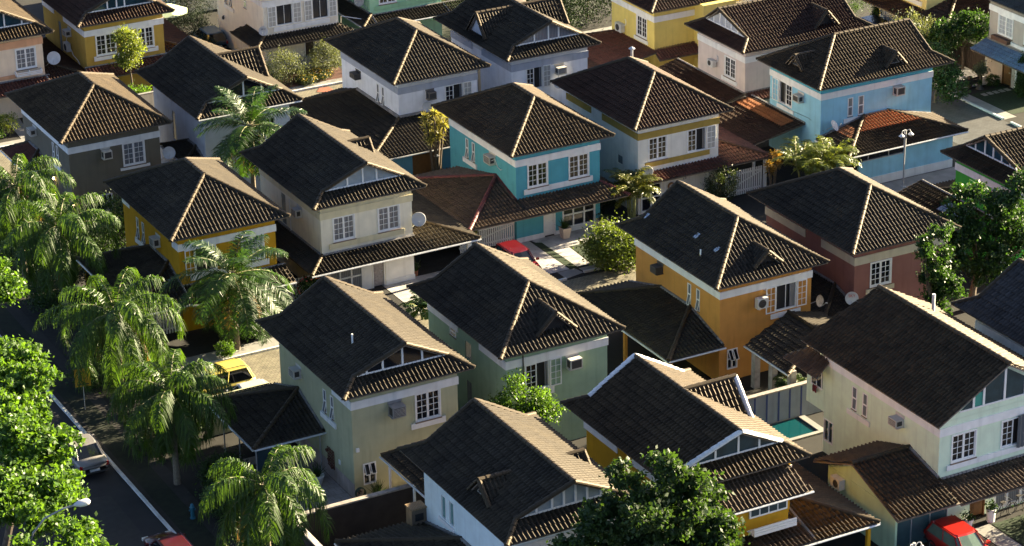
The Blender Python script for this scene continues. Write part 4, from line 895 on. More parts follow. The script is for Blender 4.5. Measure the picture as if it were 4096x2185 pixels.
for i in range(n_):
    x = 4.62 + i * .11; m.obox((x, -.16 - .05 * (i % 2), 3.3), (.12, .05 if i % 2 else -.05, 0), (0, .03, 0), (0, .0, 1.75))
m.build('curtain', mat('grey_cloth', (.10, .11, .12), .9), H.t)

# 26 house with blue grey roof at the right edge
H = House('house with a large slate grey roof at the right edge', 9.5, -41.6, wall=wallm('plainwhite', 214, 214, 206), tile=T_BL)
H.walls(); H.bandit(L=[(0, 8.8)]); H.gable(o=.6); H.porch(-.5, 9.8, 4.55, 4.15, 1.6, T_BL, face='L', gut=False, name='lean_to_roof')

# unseen neighbours across the right hand street, added to cast shade on it
for i, y in enumerate((-1.2, -12.5, -24.0)):
    H = House(('unseen cream house added for shade beyond the street, nearest the grey house', 'unseen cream house added for shade beyond the street, second from the grey house', 'unseen cream house added for shade beyond the street, third from the grey house')[i], 43.4, y, -90, wall=MATS['plaster_sand'], tile=T_BR)
    H.win('F', .8, 2.2); H.win('F', 3.7, 5.1); H.walls(); H.bandit(); H.hip()

for x, lab, c in ((-.9, 'cream house partly cut off by the top edge, behind the ivory house', 'ivory'), (8.3, 'unseen cream house added for shade beyond the top edge, behind the mint house', 'peachcream')):  # the house behind the mint one is unseen, added for its shade
    H = House(lab, x, 53.5, wall=MATS['plaster_' + c], tile=T_CH)
    H.win('F', 3.5, 4.93); H.walls(); H.bandit(L=[(0, 8.8)]); H.sill('F', 3.25, 5.17); H.hip()

# ---------------------------------------------------------------- ground, streets, yards
def sheet(name, pts, z, m_, kind='structure'):
    k = M(); k.poly([(x, y, z) for x, y in pts]); return struct(k.build(name, m_), kind)
def rect(x0, x1, y0, y1): return [(x0, y0), (x1, y0), (x1, y1), (x0, y1)]
SOIL = mat('soil', (.014, .013, .010), .95, noise=.35, nscale=1.1)
ASPH = mat('asphalt', (.022, .022, .024), .9, noise=.22, nscale=.9)
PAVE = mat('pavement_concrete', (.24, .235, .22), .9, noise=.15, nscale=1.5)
COB = brickm('cobbles', (.16, .14, .10), (.21, .19, .13), (.05, .05, .03), w=.26, h=.17)
DKCOB = brickm('dark_cobbles', (.050, .050, .050), (.068, .068, .068), (.04, .04, .04), w=.26, h=.14)
TILEW = brickm('pale_paving', (.40, .39, .37), (.46, .44, .42), (.30, .28, .26), w=.5, h=.5)
TILEP = brickm('patio_paving', (.36, .31, .28), (.42, .36, .33), (.22, .20, .18), w=.4, h=.4)
LAWN = mat('lawn_green', (.013, .030, .008), .95, noise=.4, nscale=6)
KERB = mat('kerb_white', (.55, .56, .56), .8, noise=.25, nscale=1.3)
sheet('ground', rect(-400, 600, -400, 800), 0, SOIL)
sheet('street', rect(-27, 33, -12.7, -6.5), .004, COB); sheet('street', rect(-32, 33, 26.4, 32.4), .004, COB)
sheet('street', rect(33.4, 38.8, -400, 300), .004, DKCOB); sheet('road', rect(-40.2, -32.15, -400, 300), .004, ASPH)
sheet('road_patch', [(-36.2, -27), (-33.4, -25.5), (-33.3, -18.2), (-34.6, -18.0), (-34.9, -21), (-36.0, -22)], .008, mat('asphalt_patch', (.031, .030, .029), .9, noise=.15))
def kerb(pts, w=.15, h=.13):
    for (x0, y0), (x1, y1) in zip(pts[:-1], pts[1:]):
        d = Vector((x1 - x0, y1 - y0, 0)); L = d.length; d.normalize(); n = Vector((-d.y, d.x, 0)); k = M(); t = 0
        while t < L - .01:
            e = min(t + 1.0, L); k.obox(Vector((x0, y0, 0)) + d * t + n * random.uniform(-.006, .006), d * (e - t - .012), n * w, (0, 0, h + random.uniform(-.006, .006))); t = e
        struct(k.build('kerb', KERB))
kerb([(-32.1, 60), (-32.1, -60)]); kerb([(-26.5, -6.5), (-.15, -6.5)]); kerb([(1.25, -6.1), (4.7, -6.1), (8.5, -6.4), (33, -6.5)])
kerb([(-26.5, -12.9), (33, -12.9)]); kerb([(-31, 32.5), (33, 32.5)]); kerb([(38.8, 60), (38.8, 2.0)]); kerb([(38.8, 1.2), (38.8, -60)])
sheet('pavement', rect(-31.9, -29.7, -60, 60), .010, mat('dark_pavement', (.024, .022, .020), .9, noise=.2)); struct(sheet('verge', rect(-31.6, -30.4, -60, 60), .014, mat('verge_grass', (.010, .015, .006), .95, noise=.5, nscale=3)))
sheet('pavement', rect(-31, 33, 32.65, 33.6), .010, PAVE); sheet('pavement', rect(38.95, 40.0, 2, 40), .010, PAVE); sheet('pavement', rect(24.6, 33.3, -5.6, -3.4), .010, PAVE)
sheet('pavement', rect(-26, -13.9, -6.35, -5.0), .012, PAVE); sheet('pavement', [(-.1, -6.3), (1.25, -6.0), (1.1, -5.2), (-.1, -5.2)], .014, PAVE); sheet('pavement', [(1.35, -6.0), (4.6, -6.0), (4.6, -5.3), (1.3, -5.3)], .014, PAVE)
sheet('driveway', rect(-3.9, .78, -5.15, -.05), .016, TILEW); sheet('driveway', [(1.36, -5.05), (2.28, -5.05), (2.45, -2.1), (6.5, -2.1), (6.5, -.05), (.9, -.05), (1.0, -.5), (1.33, -.7)], .016, TILEW)
sheet('lawn', [(2.33, -5.1), (6.4, -5.1), (6.4, -2.15), (2.5, -2.15)], .018, LAWN); sheet('lawn', [(.80, -5.2), (1.34, -5.2), (1.33, -.7), (1.1, -.55), (.82, -.6)], .018, LAWN)
sheet('driveway', rect(-9.95, -4.2, -6.3, -1.4), .016, TILEW); sheet('patio', rect(-27.4, -22.85, -28.4, -18), .016, TILEP); sheet('patio', rect(-22.8, -14.2, -28.4, -24.95), .014, TILEP)
sheet('gravel', [(40.1, 8.6), (43.2, 8.2), (43.2, 11.6), (41.2, 12)], .014, mat('white_gravel', (.42, .41, .39), .95, noise=.3, nscale=9)); sheet('lawn', [(40.05, 2.5), (43.2, 2.5), (43.1, 7.5), (40.05, 7.2)], .016, LAWN)
for i in range(5):
    struct((lambda k: k.build('stepping_stone', PAVE))(M().box(40.7 + i * .5, 41.05 + i * .5, 6.45, 6.95, 0, .03)))
sheet('path', [(-20.3, 33.6), (-19.6, 33.6), (-19.0, 38), (-20, 38)], .014, PAVE); sheet('walk', rect(1.9, 2.9, -46.5, -42.9), .014, PAVE); sheet('lawn', rect(3.0, 8, -47, -43), .014, LAWN)
sheet('flower_bed', rect(-.5, 4.6, 33.6, 37.2), .012, mat('red_earth', (.09, .035, .022), .95, noise=.3)); sheet('road_patch', [(1.0, 31.7), (1.6, 31.3), (2.2, 31.5), (2.2, 32.3), (1.5, 32.4)], .03, mat('red_gravel', (.26, .09, .05), .95, noise=.25, nscale=12))
sheet('garden', rect(-31, 33, -6, 26), .002, mat('dark_yard', (.018, .017, .015), .95, noise=.35))

# ---------------------------------------------------------------- walls, gates, pool
def bwall(label, x0, x1, y0, y1, h, m_, cap=None, cat='wall', stripes=None):
    t = thing('boundary_wall', label, cat, ((x0 + x1) / 2, (y0 + y1) / 2, 0)); a, b = (x1 - x0) / 2, (y1 - y0) / 2
    M().box(-a, a, -b, b, 0, h).build('wall', m_, t); M().box(-a - .04, a + .04, -b - .05, b + .05, h + .002, h + .08).build('coping', cap or PAVE, t)
    for x in stripes or []: M().box(x - .05, x + .05, -b - .012, -b - .001, 0, h).build('stripe', mat('blue_stripe', (.02, .04, .17), .7), t)
    return t
DKWALL = mat('dark_brown_wall', (.030, .024, .022), .95, noise=.3, nscale=2)
bwall('dark brown boundary wall with pale coping below the olive house', -27.7, -17.2, -28.7, -28.5, 2.1, DKWALL, mat('old_coping', (.30, .27, .24), .9, noise=.3, nscale=4))
bwall('white topped boundary wall beside the lowest palm', -27.9, -27.7, -37, -28.5, 2.0, DKWALL, mat('bright_coping', (.5, .46, .42), .85, noise=.3, nscale=4))
bwall('grey pool wall with dark blue stripes', -5.5, 3.2, -28.55, -28.35, 1.85, wallm('poolgrey', 128, 136, 152), mat('old_coping', (.30, .27, .24), .9, noise=.3, nscale=4), stripes=(-.2, .55, 1.3, 2.0, 2.72))
bwall('plain garden wall behind the orange house', -3.9, 9, -28.3, -28.15, 1.7, mat('rough_render', (.38, .36, .33), .95, noise=.3))
bwall('cream garden wall between the sunlit bushes and the gabled house', -13.9, -10.2, 32.6, 32.75, 1.9, wallm('gardencream', 216, 206, 186))
t = thing('swimming_pool', 'small swimming pool with blue tiled edge beside the pale green house', 'swimming pool', (.0, -30.0, 0))
m = M(); m.box(-2.4, 1.7, 1.42, 1.75, 0, .10); m.box(1.38, 1.75, -.5, 1.42, 0, .10); m.box(-2.4, 1.7, -.75, -.5, 0, .10); m.build('coping', PAVE, t)
m = M(); m.box(-2.4, 1.38, 1.39, 1.42, -.4, .06); m.box(1.35, 1.38, -.5, 1.39, -.4, .06); m.box(-2.4, 1.35, -.5, -.47, -.4, .06); m.build('tile_band', brickm('pool_tile', (.012, .04, .13), (.02, .06, .18), (.05, .07, .12), w=.1, h=.1, rough=.2), t)
M().poly([(-2.4, -.47, .022), (1.35, -.47, .022), (1.35, 1.39, .022), (-2.4, 1.39, .022)]).build('water', mat('pool_water', (.005, .055, .065), .04, noise=.06, nscale=1, spec=.6), t)
def gate(label, x0, x1, y, h, n, brace=True, group='white picket gates'):
    t = thing('picket_gate', label, 'gate', ((x0 + x1) / 2, y, 0), group=group); w = (x1 - x0) / 2; m = M()
    for i in range(n):
        x = -w + 2 * w * (i + .5) / n; m.box(x - w / n * .62, x + w / n * .62, -.03, 0, .08, h + random.uniform(-.01, .01))
    m.build('slats', WHITE, t); f = M(); f.box(-w, w, .003, .045, .3, .4); f.box(-w, w, .003, .045, h - .3, h - .2)
    if brace: f.obox((-w, .046, .35), (2 * w, 0, h - .75), (0, .03, 0), (0, 0, .09))
    f.build('rails', WHITE, t)
gate('wide white picket gate under the carport beside the teal house', -3.85, -.03, .25, 1.55, 26); gate('white picket gate under the dark carport of the deep yellow house', -25.6, -22.65, -1.55, 1.5, 17)
gate('narrow white picket gate beside the orange flowering bush', -16.6, -14.4, -1.1, 1.5, 11); gate('tall white picket gate beside the mustard banded house', 14.8, 17.6, -.42, 1.75, 17)
def slatfence(label, x, y0, y1, h, m_):
    t = thing('slat_fence', label, 'fence', (x, (y0 + y1) / 2, 0)); L = (y1 - y0) / 2
    k = M(); n = int((y1 - y0) / .22)
    for i in range(n): yy = -L + 2 * L * i / n; k.box(-.02, .02, yy, yy + .17, .05, h + random.uniform(-.03, .03))
    k.build('slats', m_, t); k = M(); k.box(.021, .06, -L, L, .4, .5); k.box(.021, .06, -L, L, h - .4, h - .3); k.build('rails', m_, t)
slatfence('dark timber fence behind the white gravel garden', 43.3, 9.9, 16.5, 2.0, mat('dark_timber', (.05, .035, .025), .9, noise=.3))
slatfence('grey timber fence between the drab house and the leftmost palm', -24.5, 17.0, 20.6, 2.3, mat('grey_timber', (.09, .085, .08), .9, noise=.3))

# ---------------------------------------------------------------- plants
def leaf_quads(c, size, up=.35, el=2.0, rng=RNG):
    n = len(c); d = rng.normal(size=(n, 3)); d[:, 2] -= .15; d /= np.linalg.norm(d, axis=1)[:, None]
    nr = rng.normal(size=(n, 3)); nr[:, 2] += up * 2.5
    s = np.cross(d, nr); s /= np.linalg.norm(s, axis=1)[:, None] + 1e-9
    L = size * rng.uniform(.65, 1.3, n)[:, None]; w = L / el
    return np.stack([c - d * L * .5, c + s * w * .5, c + d * L * .5, c - s * w * .5], 1)
def crown_points(lobes, nclump, per, rc, rng, shell=.55):
    P, CL = [], []
    vol = np.array([l[3] * l[4] * l[5] for l in lobes]); pr = vol ** .7 / (vol ** .7).sum()
    for i in rng.choice(len(lobes), nclump, p=pr):
        cx, cy, cz, rx, ry, rz = lobes[i]; d = rng.normal(size=3); d /= np.linalg.norm(d)
        r = rng.uniform(shell, 1.0); c = np.array([cx, cy, cz]) + d * r * np.array([rx, ry, rz]); CL.append(c)
        k = int(per * rng.uniform(.6, 1.5)); q = rng.normal(size=(k, 3)) * rc * rng.uniform(.6, 1.2) * np.array([1, 1, .75]); P.append(c + q)
    return np.concatenate(P), CL
def lumpy(lobes, rng, k=6):
    out = []
    for cx, cy, cz, rx, ry, rz in lobes:
        out.append((cx, cy, cz, rx * .62, ry * .62, rz * .62))
        for i in range(k):
            d = rng.normal(size=3); d /= np.linalg.norm(d); f = rng.uniform(.30, .52); r = rng.uniform(.55, .8)
            out.append((cx + d[0] * rx * r, cy + d[1] * ry * r, cz + d[2] * rz * r, rx * f, ry * f, rz * f))
    return out
def tree(label, pos, lobes, nclump, per, rc, leaf, m_, trunk_h=2.5, tr=.16, name='leafy_tree', cat='tree', seed=1, el=2.0, limbs=9, bark=None, group=None, up=.35, shell=.55, lump=0):
    rng = np.random.default_rng(seed); t = thing(name, label, cat, pos, group=group)
    if lump: lobes = lumpy(lobes, rng, lump)
    P, CL = crown_points(lobes, nclump, per, rc, rng, shell); m = M(); m.quads(leaf_quads(P, leaf, up, el, rng)); m.build('crown', m_, t)
    k = M(); c0 = np.mean([l[:3] for l in lobes], axis=0); top = Vector((c0[0] * .4, c0[1] * .4, trunk_h))
    k.tube([(0, 0, -.1), (.04 * tr * 9, .02, trunk_h * .5), tuple(top)], [tr * 1.25, tr, tr * .85], 8)
    for i in range(min(limbs, len(CL))):
        c = Vector(CL[i * len(CL) // limbs]); mid = top.lerp(c, .5) + Vector((0, 0, -.15 * (c - top).length * .5)); k.tube([tuple(top), tuple(mid), tuple(c)], [tr * .6, tr * .36, tr * .1], 5)
    k.build('trunk', bark or BARK, t); return t
BARK = mat('bark', (.11, .085, .06), .95, noise=.4, nscale=5)
LF_DK = leafm('leaf_dark', (.028, .062, .013), .38, .6); LF_MD = leafm('leaf_mid', (.027, .068, .013), .42, .5); LF_BR = leafm('leaf_bright', (.064, .138, .017), .48, .5)
LF_HG = leafm('leaf_hedge', (.012, .027, .008), .15, .8); LF_PALM = leafm('frond_green', (.026, .066, .011), .4, .48, .35); LF_QUEEN = leafm('frond_queen', (.044, .095, .012), .45, .5, .4); LF_SIL = leafm('leaf_silver', (.10, .125, .07), .35, .6, .3); LF_YEL = leafm('leaf_yellow', (.13, .175, .035), .45, .5, .3)
LF_BED = leafm('leaf_bed', (.035, .055, .015), .3, .5); LF_DRY = leafm('frond_dry', (.19, .11, .045), .3, .7, .3)
# dense dark tree at the bottom centre
tree('dense dark green tree in front of the yellow house with white roof edges', (-19.1, -45.9, 0), [(-.3, .1, 10.0, .75, .75, 1.2), (1.5, -.2, 9.9, .9, .9, 1.3), (2.9, -.3, 8.8, .8, .8, .8), (.6, 0, 8.2, 2.6, 2.2, 1.3), (3.0, 0, 7.2, 2.0, 2.2, 1.5), (-1.3, .2, 7.6, 1.5, 1.6, 1.5), (-2.6, .2, 6.0, 1.4, 1.5, 1.2), (4.4, -.2, 5.7, 1.5, 1.8, 1.5), (-3.6, .2, 4.6, 1.4, 1.5, 1.2), (.6, -.4, 5.6, 3.2, 2.9, 1.8), (2.6, -.8, 4.2, 3.2, 2.4, 1.4)], 760, 60, .20, .24, LF_DK, 3.0, .26, seed=3, el=1.7, shell=.7, lump=6)
# bright trees at the left edge of the road
tree('sunlit almond tree over the left road, nearest the parked silver car', (-40.6, -17.5, 0), [(3.9, 2.6, 7.4, 1.8, 1.8, 1.1), (3.0, -.6, 7.4, 2.1, 2.0, 1.1), (1.6, -3.8, 7.4, 2.2, 2.0, 1.1), (1.4, 1, 7.0, 2.4, 2.4, 1.0), (2.7, -2.4, 7.0, 1.9, 1.9, 1.0), (1.2, -5.0, 6.8, 1.7, 1.7, .9)], 520, 44, .20, .25, LF_BR, 5.2, .2, seed=5, el=1.7, shell=.7, lump=7)
tree('sunlit almond tree over the left road, beside the curved street lamp', (-41.6, -26.6, 0), [(3.3, .6, 7.3, 1.2, 1.3, .8), (2.2, 2.0, 7.3, 1.8, 1.8, 1.0), (1.5, -1.2, 6.7, 2.0, 2.0, 1.1), (2.7, -1.6, 6.7, 1.3, 1.4, .8), (0.3, 0, 6.6, 2, 2.4, 1.1), (1.9, -2.4, 6.9, 1.4, 1.4, .8), (.9, -3.8, 6.9, 1.6, 1.6, .9), (-.2, -2.4, 6.8, 1.7, 1.7, .9)], 640, 44, .20, .25, LF_BR, 5.0, .2, seed=6, el=1.7, shell=.7, lump=7)
tree('sunlit almond tree at the bottom left corner, below the curved street lamp', (-42.4, -35.6, 0), [(2.3, 1.5, 7.0, 1.2, 1.2, .8), (1.2, .4, 6.8, 1.5, 1.5, .9), (.2, 1.4, 6.8, 1.4, 1.4, .8)], 170, 42, .20, .25, LF_BR, 5.2, .18, seed=7, el=1.7, lump=6)
tree('small bright leafy branch tree at the left edge above the road', (-35.4, -4.6, 0), [(1.9, .8, 6.0, 1.1, 1.2, .5), (1.7, 2.6, 6.6, 1.0, 1.0, .5)], 70, 45, .26, .22, LF_BR, 5, .12, seed=8, el=1.6)
# trees at the right
tree('irregular dark tree in front of the rust house window', (12.4, -25.4, 0), [(.7, .3, 6.9, .55, .55, .7), (-.7, 0, 6.3, .7, .7, .6), (.0, 0, 5.7, 1.1, 1.0, .8), (-.2, 0, 4.7, 1.3, 1.2, .9), (.8, -.2, 4.0, 1.2, 1.2, .9), (.1, -.2, 3.1, 1.0, 1.0, .7)], 170, 50, .17, .2, LF_MD, 2.4, .14, seed=11, shell=.6, lump=5)
tree('tall dark spreading tree between the rust house and the bright green house', (17.8, -22.0, 0), [(-1.6, .2, 5.9, 1.0, 1.0, 1.1), (-.4, .3, 6.6, 1.1, 1.1, 1.0), (1.6, -.6, 6.3, 1.2, 1.2, 1.0), (3.4, -.4, 7.1, 1.2, 1.2, 1.0), (-.6, -.4, 4.9, 1.6, 1.6, 1.2), (1.6, -.4, 5.4, 2.0, 1.9, 1.4), (-2.6, -.6, 4.2, 1.2, 1.2, 1.0), (.4, -1.2, 3.4, 2.2, 1.9, 1.3), (3.2, -.8, 4.6, 1.9, 1.9, 1.6)], 430, 56, .19, .22, LF_MD, 2.4, .2, seed=12, el=1.8, shell=.65, lump=6)
# small garden trees
tree('bright leafy young tree in front of the sage green house', (-13.4, -26.3, 0), [(-.6, .3, 4.6, .7, .7, .8), (.3, 0, 3.8, 1.0, .9, .7), (-.5, -.2, 3.2, .9, .9, .6), (-1.3, .6, 3.7, .6, .6, .6), (.9, -.4, 3.1, .8, .7, .5)], 120, 36, .20, .17, LF_BR, 2.4, .06, seed=13, limbs=14, shell=.2)
tree('small sunlit tree in front of the ochre house', (-11.4, 35.4, 0), [(-.1, .1, 5.3, .9, .9, .8), (.1, 0, 4.4, 1.2, 1.1, .8), (-.3, 0, 3.6, 1.0, 1.0, .5)], 95, 45, .22, .18, LF_YEL, 2.6, .07, seed=14, shell=.25)
tree('leafy garden tree with a few orange shoots beside the grey house', (43.0, 12.0, 0), [(.3, -.6, 3.3, 1.6, 1.5, 1.0), (-.8, .6, 2.6, 1.2, 1.2, .9)], 150, 50, .26, .22, LF_MD, 1.6, .1, seed=15)
tree('loose shady tree at the end of the light blue house', (37.0, 7.2, 0), [(0, .3, 2.6, 1.2, 1.6, 1.6), (.3, -1.2, 1.7, 1.0, 1.2, 1.2)], 120, 45, .26, .2, LF_DK, 1.2, .09, seed=16)
tree('olive leaved tree behind the round pot in the gravel garden', (41.4, 7.9, 0), [(0, 0, 1.5, .45, .45, .45)], 40, 40, .16, .12, LF_SIL, 1.2, .05, seed=17, name='potted_tree')
for i, (x, y, z, r, lab) in enumerate(((40.8, 15.2, 2.4, 1.6, 'flowering shrub tree at the far end of the light blue house roof'), (42.2, 17.8, 1.2, 1.1, 'loose garden shrub below the dark red carport roof'), (41.6, 13.6, 1.3, 1.2, 'loose garden shrub beside the dark timber fence'))):
    tree(lab, (x, y, 0), [(0, 0, z, r, r, r * .8)], 70, 45, .26, .2, (LF_SIL, LF_MD, LF_MD)[i], z * .6, .07, seed=20 + i, name='garden_shrub', cat='shrub')
def bush(label, x, y, r, h, m_, seed, leaf=.12, per=50, n=80, name='round_bush', cat='bush', group=None, flowers=None):
    t = tree(label, (x, y, 0), [(0, 0, h * .55, r, r, h * .5)], n, per, r * .2, leaf, m_, h * .3, .05, name, cat, seed, el=2.2, limbs=5, group=group, shell=.7)
    if flowers:
        rng = np.random.default_rng(seed + 50); k = M()
        for i in range(flowers[1]):
            d = rng.normal(size=3); d[2] = abs(d[2]); d /= np.linalg.norm(d); c = Vector((d[0] * r, d[1] * r, h * .55 + d[2] * h * .5)); k.lathe([(.0, .05), (.07, .02), (.05, -.03), (0, -.04)], tuple(c), 6)
        k.build('flowers', flowers[0], t)
    return t
bush('round silvery bush nearest the pale grey gabled house', -.0, 34.9, 1.35, 2.1, LF_SIL, 31, n=110); bush('round dark silvery bush beside the covered motorcycle', 3.45, 35.4, 1.25, 2.2, LF_SIL, 32, n=100)
bush('dark bush hanging over the picket gate of the mustard banded house', 14.2, -.9, 1.0, 2.5, LF_BED, 33, n=80); bush('feathery pale green shrub beside the small lawn', 3.5, -6.2, 1.8, 2.5, leafm('leaf_feather', (.075, .115, .025), .5, .5), 34, leaf=.2, per=60, n=170, name='feathery_shrub', cat='shrub')
bush('large dark bush behind the deep yellow house', -21.6, 12.4, 2.0, 3.0, LF_DK, 35, leaf=.16, n=150); bush('dark bush beside the deep yellow house gate', -24.0, 9.8, 1.5, 2.4, LF_DK, 36, leaf=.16, n=90)
bush('sunlit bush beside the pale grey gabled house wall', -11.6, 34.2, .95, 1.9, LF_BR, 37, leaf=.17, n=60); bush('sunlit bush left of the cream garden wall', -14.4, 35.1, .8, 2.3, LF_BR, 38, leaf=.17, n=45); bush('sunlit bush above the drab house ridge', -13.0, 34.5, .85, 2.0, LF_BR, 30, leaf=.17, n=45)
bush('flowering bush with orange pink blooms beside the narrow picket gate', -14.9, -2.4, .85, 1.9, LF_MD, 39, leaf=.15, n=55, flowers=(mat('pink_flower', (.50, .13, .09), .7), 26), name='flowering_bush')
bush('leafy bush under the coconut palm in the middle left', -19.7, -4.4, 1.3, 2.4, LF_MD, 40, leaf=.15, n=90); bush('small potted bush beside the yellow taxi', -25.0, -6.0, .55, .8, LF_MD, 41, n=30); bush('leafy shrub with yellow leaves at the kerb near the taxi', -21.9, -6.0, .5, 1.0, LF_BR, 42, n=30)
bush('clipped round bush beside the brown door of the grey house', 42.5, 7.9, .5, .8, LF_DK, 43, leaf=.08, n=50); bush('low hedge bush at the bottom beside the glass garage', -3.9, -45.6, 1.2, 1.2, LF_DK, 44, n=60); bush('dark garden bush at the lower right corner', 5.6, -44.6, 1.3, 1.1, LF_DK, 45, n=70)
bush('dark hedge bush at the top behind the mint house', 20.5, 33.5, 3.2, 4.6, LF_HG, 46, leaf=.2, n=170); bush('dark hedge bush at the top beyond the white house dormer', 26.0, 36.5, 3.4, 4.4, LF_HG, 47, leaf=.2, n=170)
bush('clipped dark hedge left of the ivory house', -2.6, 47.0, 1.6, 2.0, LF_HG, 48, n=110); bush('clipped dark hedge along the ochre house carport', -3.4, 42.8, 1.3, 1.5, LF_HG, 49, n=90); bush('round dark tree bush at the top beside the parasol', -1.0, 51.5, 2.2, 2.4, LF_HG, 50, n=120)
bush('dark garden bush at the top beside the yellow wall', 43.0, 26.5, 1.8, 2.8, LF_DK, 51, n=90); bush('small creeper bush in the gap beside the drab house path', -20.9, 35.0, .9, 1.3, LF_YEL, 52, n=40); bush('dark planted bed bush left of the path', -22.4, 34.6, 1.1, .9, LF_DK, 53, n=60)
for (x, y, r, lab, sd_) in ((1.2, 34.0, .8, 'low flower bed with yellow blooms at the pavement corner', 54), (2.5, 34.6, 1.0, 'low flower bed with yellow blooms below the dark silvery bush', 55)):
    bush(lab, x, y, r, .5, LF_BED, sd_, leaf=.1, n=70, name='flower_bed_plants', cat='flowers', flowers=(mat('yellow_flower', (.55, .36, .03), .7), 45))
tree('slim dark cypress beside the lawn at the right edge', (42.6, 4.9, 0), [(0, 0, .8, .36, .36, .8), (0, 0, 1.9, .26, .26, .8), (0, 0, 2.8, .12, .12, .6)], 110, 40, .12, .12, LF_DK, .4, .05, name='cypress', seed=60)
tree('slim dark cypress in front of the pale yellow house glazing', (42.6, 22.2, 0), [(0, 0, .8, .36, .36, .8), (0, 0, 1.9, .26, .26, .8), (0, 0, 2.8, .12, .12, .6)], 100, 40, .12, .12, LF_DK, .4, .05, name='cypress', seed=61)

# palms: every frond is a curved rib with rows of hanging leaflets
def frond(m, rib, base, az, el, L, droop, nl, ll, lw, hang, rng, plume=.3, taper=1.0):
    d = np.array([math.cos(az), math.sin(az)]); pts = []; p = np.array(base, float); a = el; n = 12
    for i in range(n + 1):
        pts.append(p.copy()); p = p + np.array([d[0] * math.cos(a), d[1] * math.cos(a), math.sin(a)]) * L / n; a -= droop / n * (0.45 + 1.1 * i / n)
    pts = np.array(pts); rib.tube([tuple(q) for q in pts[::2]], list(np.linspace(.035, .006, len(pts[::2]))), 4, cap=False)
    ts = np.linspace(.12, .995, nl); idx = ts * n; i0 = np.minimum(idx.astype(int), n - 1); f = (idx - i0)[:, None]
    c = pts[i0] * (1 - f) + pts[i0 + 1] * f; tan = pts[i0 + 1] - pts[i0]; tan /= np.linalg.norm(tan, axis=1)[:, None]
    side = np.array([-d[1], d[0], 0]); Q = []
    for sg in (1, -1):
        k = len(c); l = (ll * (np.sin(np.pi * (ts * .86 + .12)) ** .6) * rng.uniform(.8, 1.15, k))[:, None]
        up = np.cross(side, tan) * -1; up = np.where(up[:, 2:3] < 0, -up, up)
        v = side * sg + tan * .55 + up * rng.normal(.15, plume, (k, 1)); v /= np.linalg.norm(v, axis=1)[:, None]
        mid = c + v * l * .5 + np.array([0, 0, -1]) * l * hang * .22; tip = mid + v * l * .42 + np.array([0, 0, -1]) * l * hang * .75
        w = np.cross(v, up + rng.normal(0, .35, (k, 3))); w /= np.linalg.norm(w, axis=1)[:, None]; w *= lw
        Q.append(np.stack([c - w * .4, c + w * .4, mid + w * .55, mid - w * .55], 1)); Q.append(np.stack([mid - w * .55, mid + w * .55, tip + w * .08, tip - w * .08], 1))
    m.quads(np.concatenate(Q))
def palm(label, x, y, h, L, nf, m_, seed, droop=2.35, hang=1.25, nl=96, ll=.72, lw=.046, el=(1.3, -.75), name='palm_tree', plume=.6, dry=3, tr=.15, base_z=0, group=None, lean=0):
    rng = np.random.default_rng(seed); t = thing(name, label, 'palm', (x, y, base_z), group=group); m, rib = M(), M()
    for i in range(nf):
        f = (i + .5) / nf; az = i * 2.39996 + rng.normal(0, .15); e = el[0] + (el[1] - el[0]) * f ** .9 + rng.normal(0, .1)
        frond(m, rib, (lean + .06 * math.cos(az), .06 * math.sin(az), h), az, e, L * rng.uniform(.85, 1.08) * (.8 + .2 * min(1, f * 3)), droop * rng.uniform(.8, 1.2), nl, ll, lw, hang, rng, plume)
    m.build('crown', m_, t); rib.build('frond_ribs', mat('frond_rib', (.16, .15, .05), .6), t)
    if dry:
        m, rib = M(), M()
        for i in range(dry): frond(m, rib, (lean, 0, h - .15), rng.uniform(0, 6.28), -.7, L * .7, 1.1, 26, ll * .7, lw, 1, rng)
        m.build('dry_fronds', LF_DRY, t)
    k = M(); k.tube([(0, 0, -.1), (lean * .3, 0, h * .35), (lean * .7, 0, h * .75), (lean, 0, h + .12)], [tr * 1.3, tr, tr * .9, tr * 1.15], 9)
    k.build('trunk', mat('palm_bark', (.17, .14, .10), .95, noise=.3, nscale=7), t); return t
palm('feathery queen palm beside the drab house, above the dark bushes', -28.2, 2.2, 6.2, 4.5, 25, LF_QUEEN, 71); palm('feathery queen palm over the yellow sign', -29.4, -9.9, 5.9, 4.9, 27, LF_QUEEN, 72)
palm('feathery queen palm beside the yellow taxi', -29.9, -18.8, 5.2, 4.4, 26, LF_QUEEN, 73); palm('lowest feathery queen palm, beside the tiled patio', -30.4, -31.8, 6.0, 4.2, 21, LF_QUEEN, 74); palm('feathery queen palm at the upper left edge of the view', -28.4, 8.9, 6.6, 4.3, 18, LF_QUEEN, 75, dry=5)
palm('coconut palm between the drab house and the pale grey gabled house', -12.1, 12.4, 6.1, 4.0, 24, LF_PALM, 76, droop=1.35, hang=.4, ll=.95, nl=62, plume=.12, name='coconut_palm'); palm('coconut palm in front of the deep yellow house', -20.9, -5.4, 4.6, 4.2, 26, LF_PALM, 77, droop=1.5, hang=.45, ll=1.0, nl=64, plume=.12, name='coconut_palm')
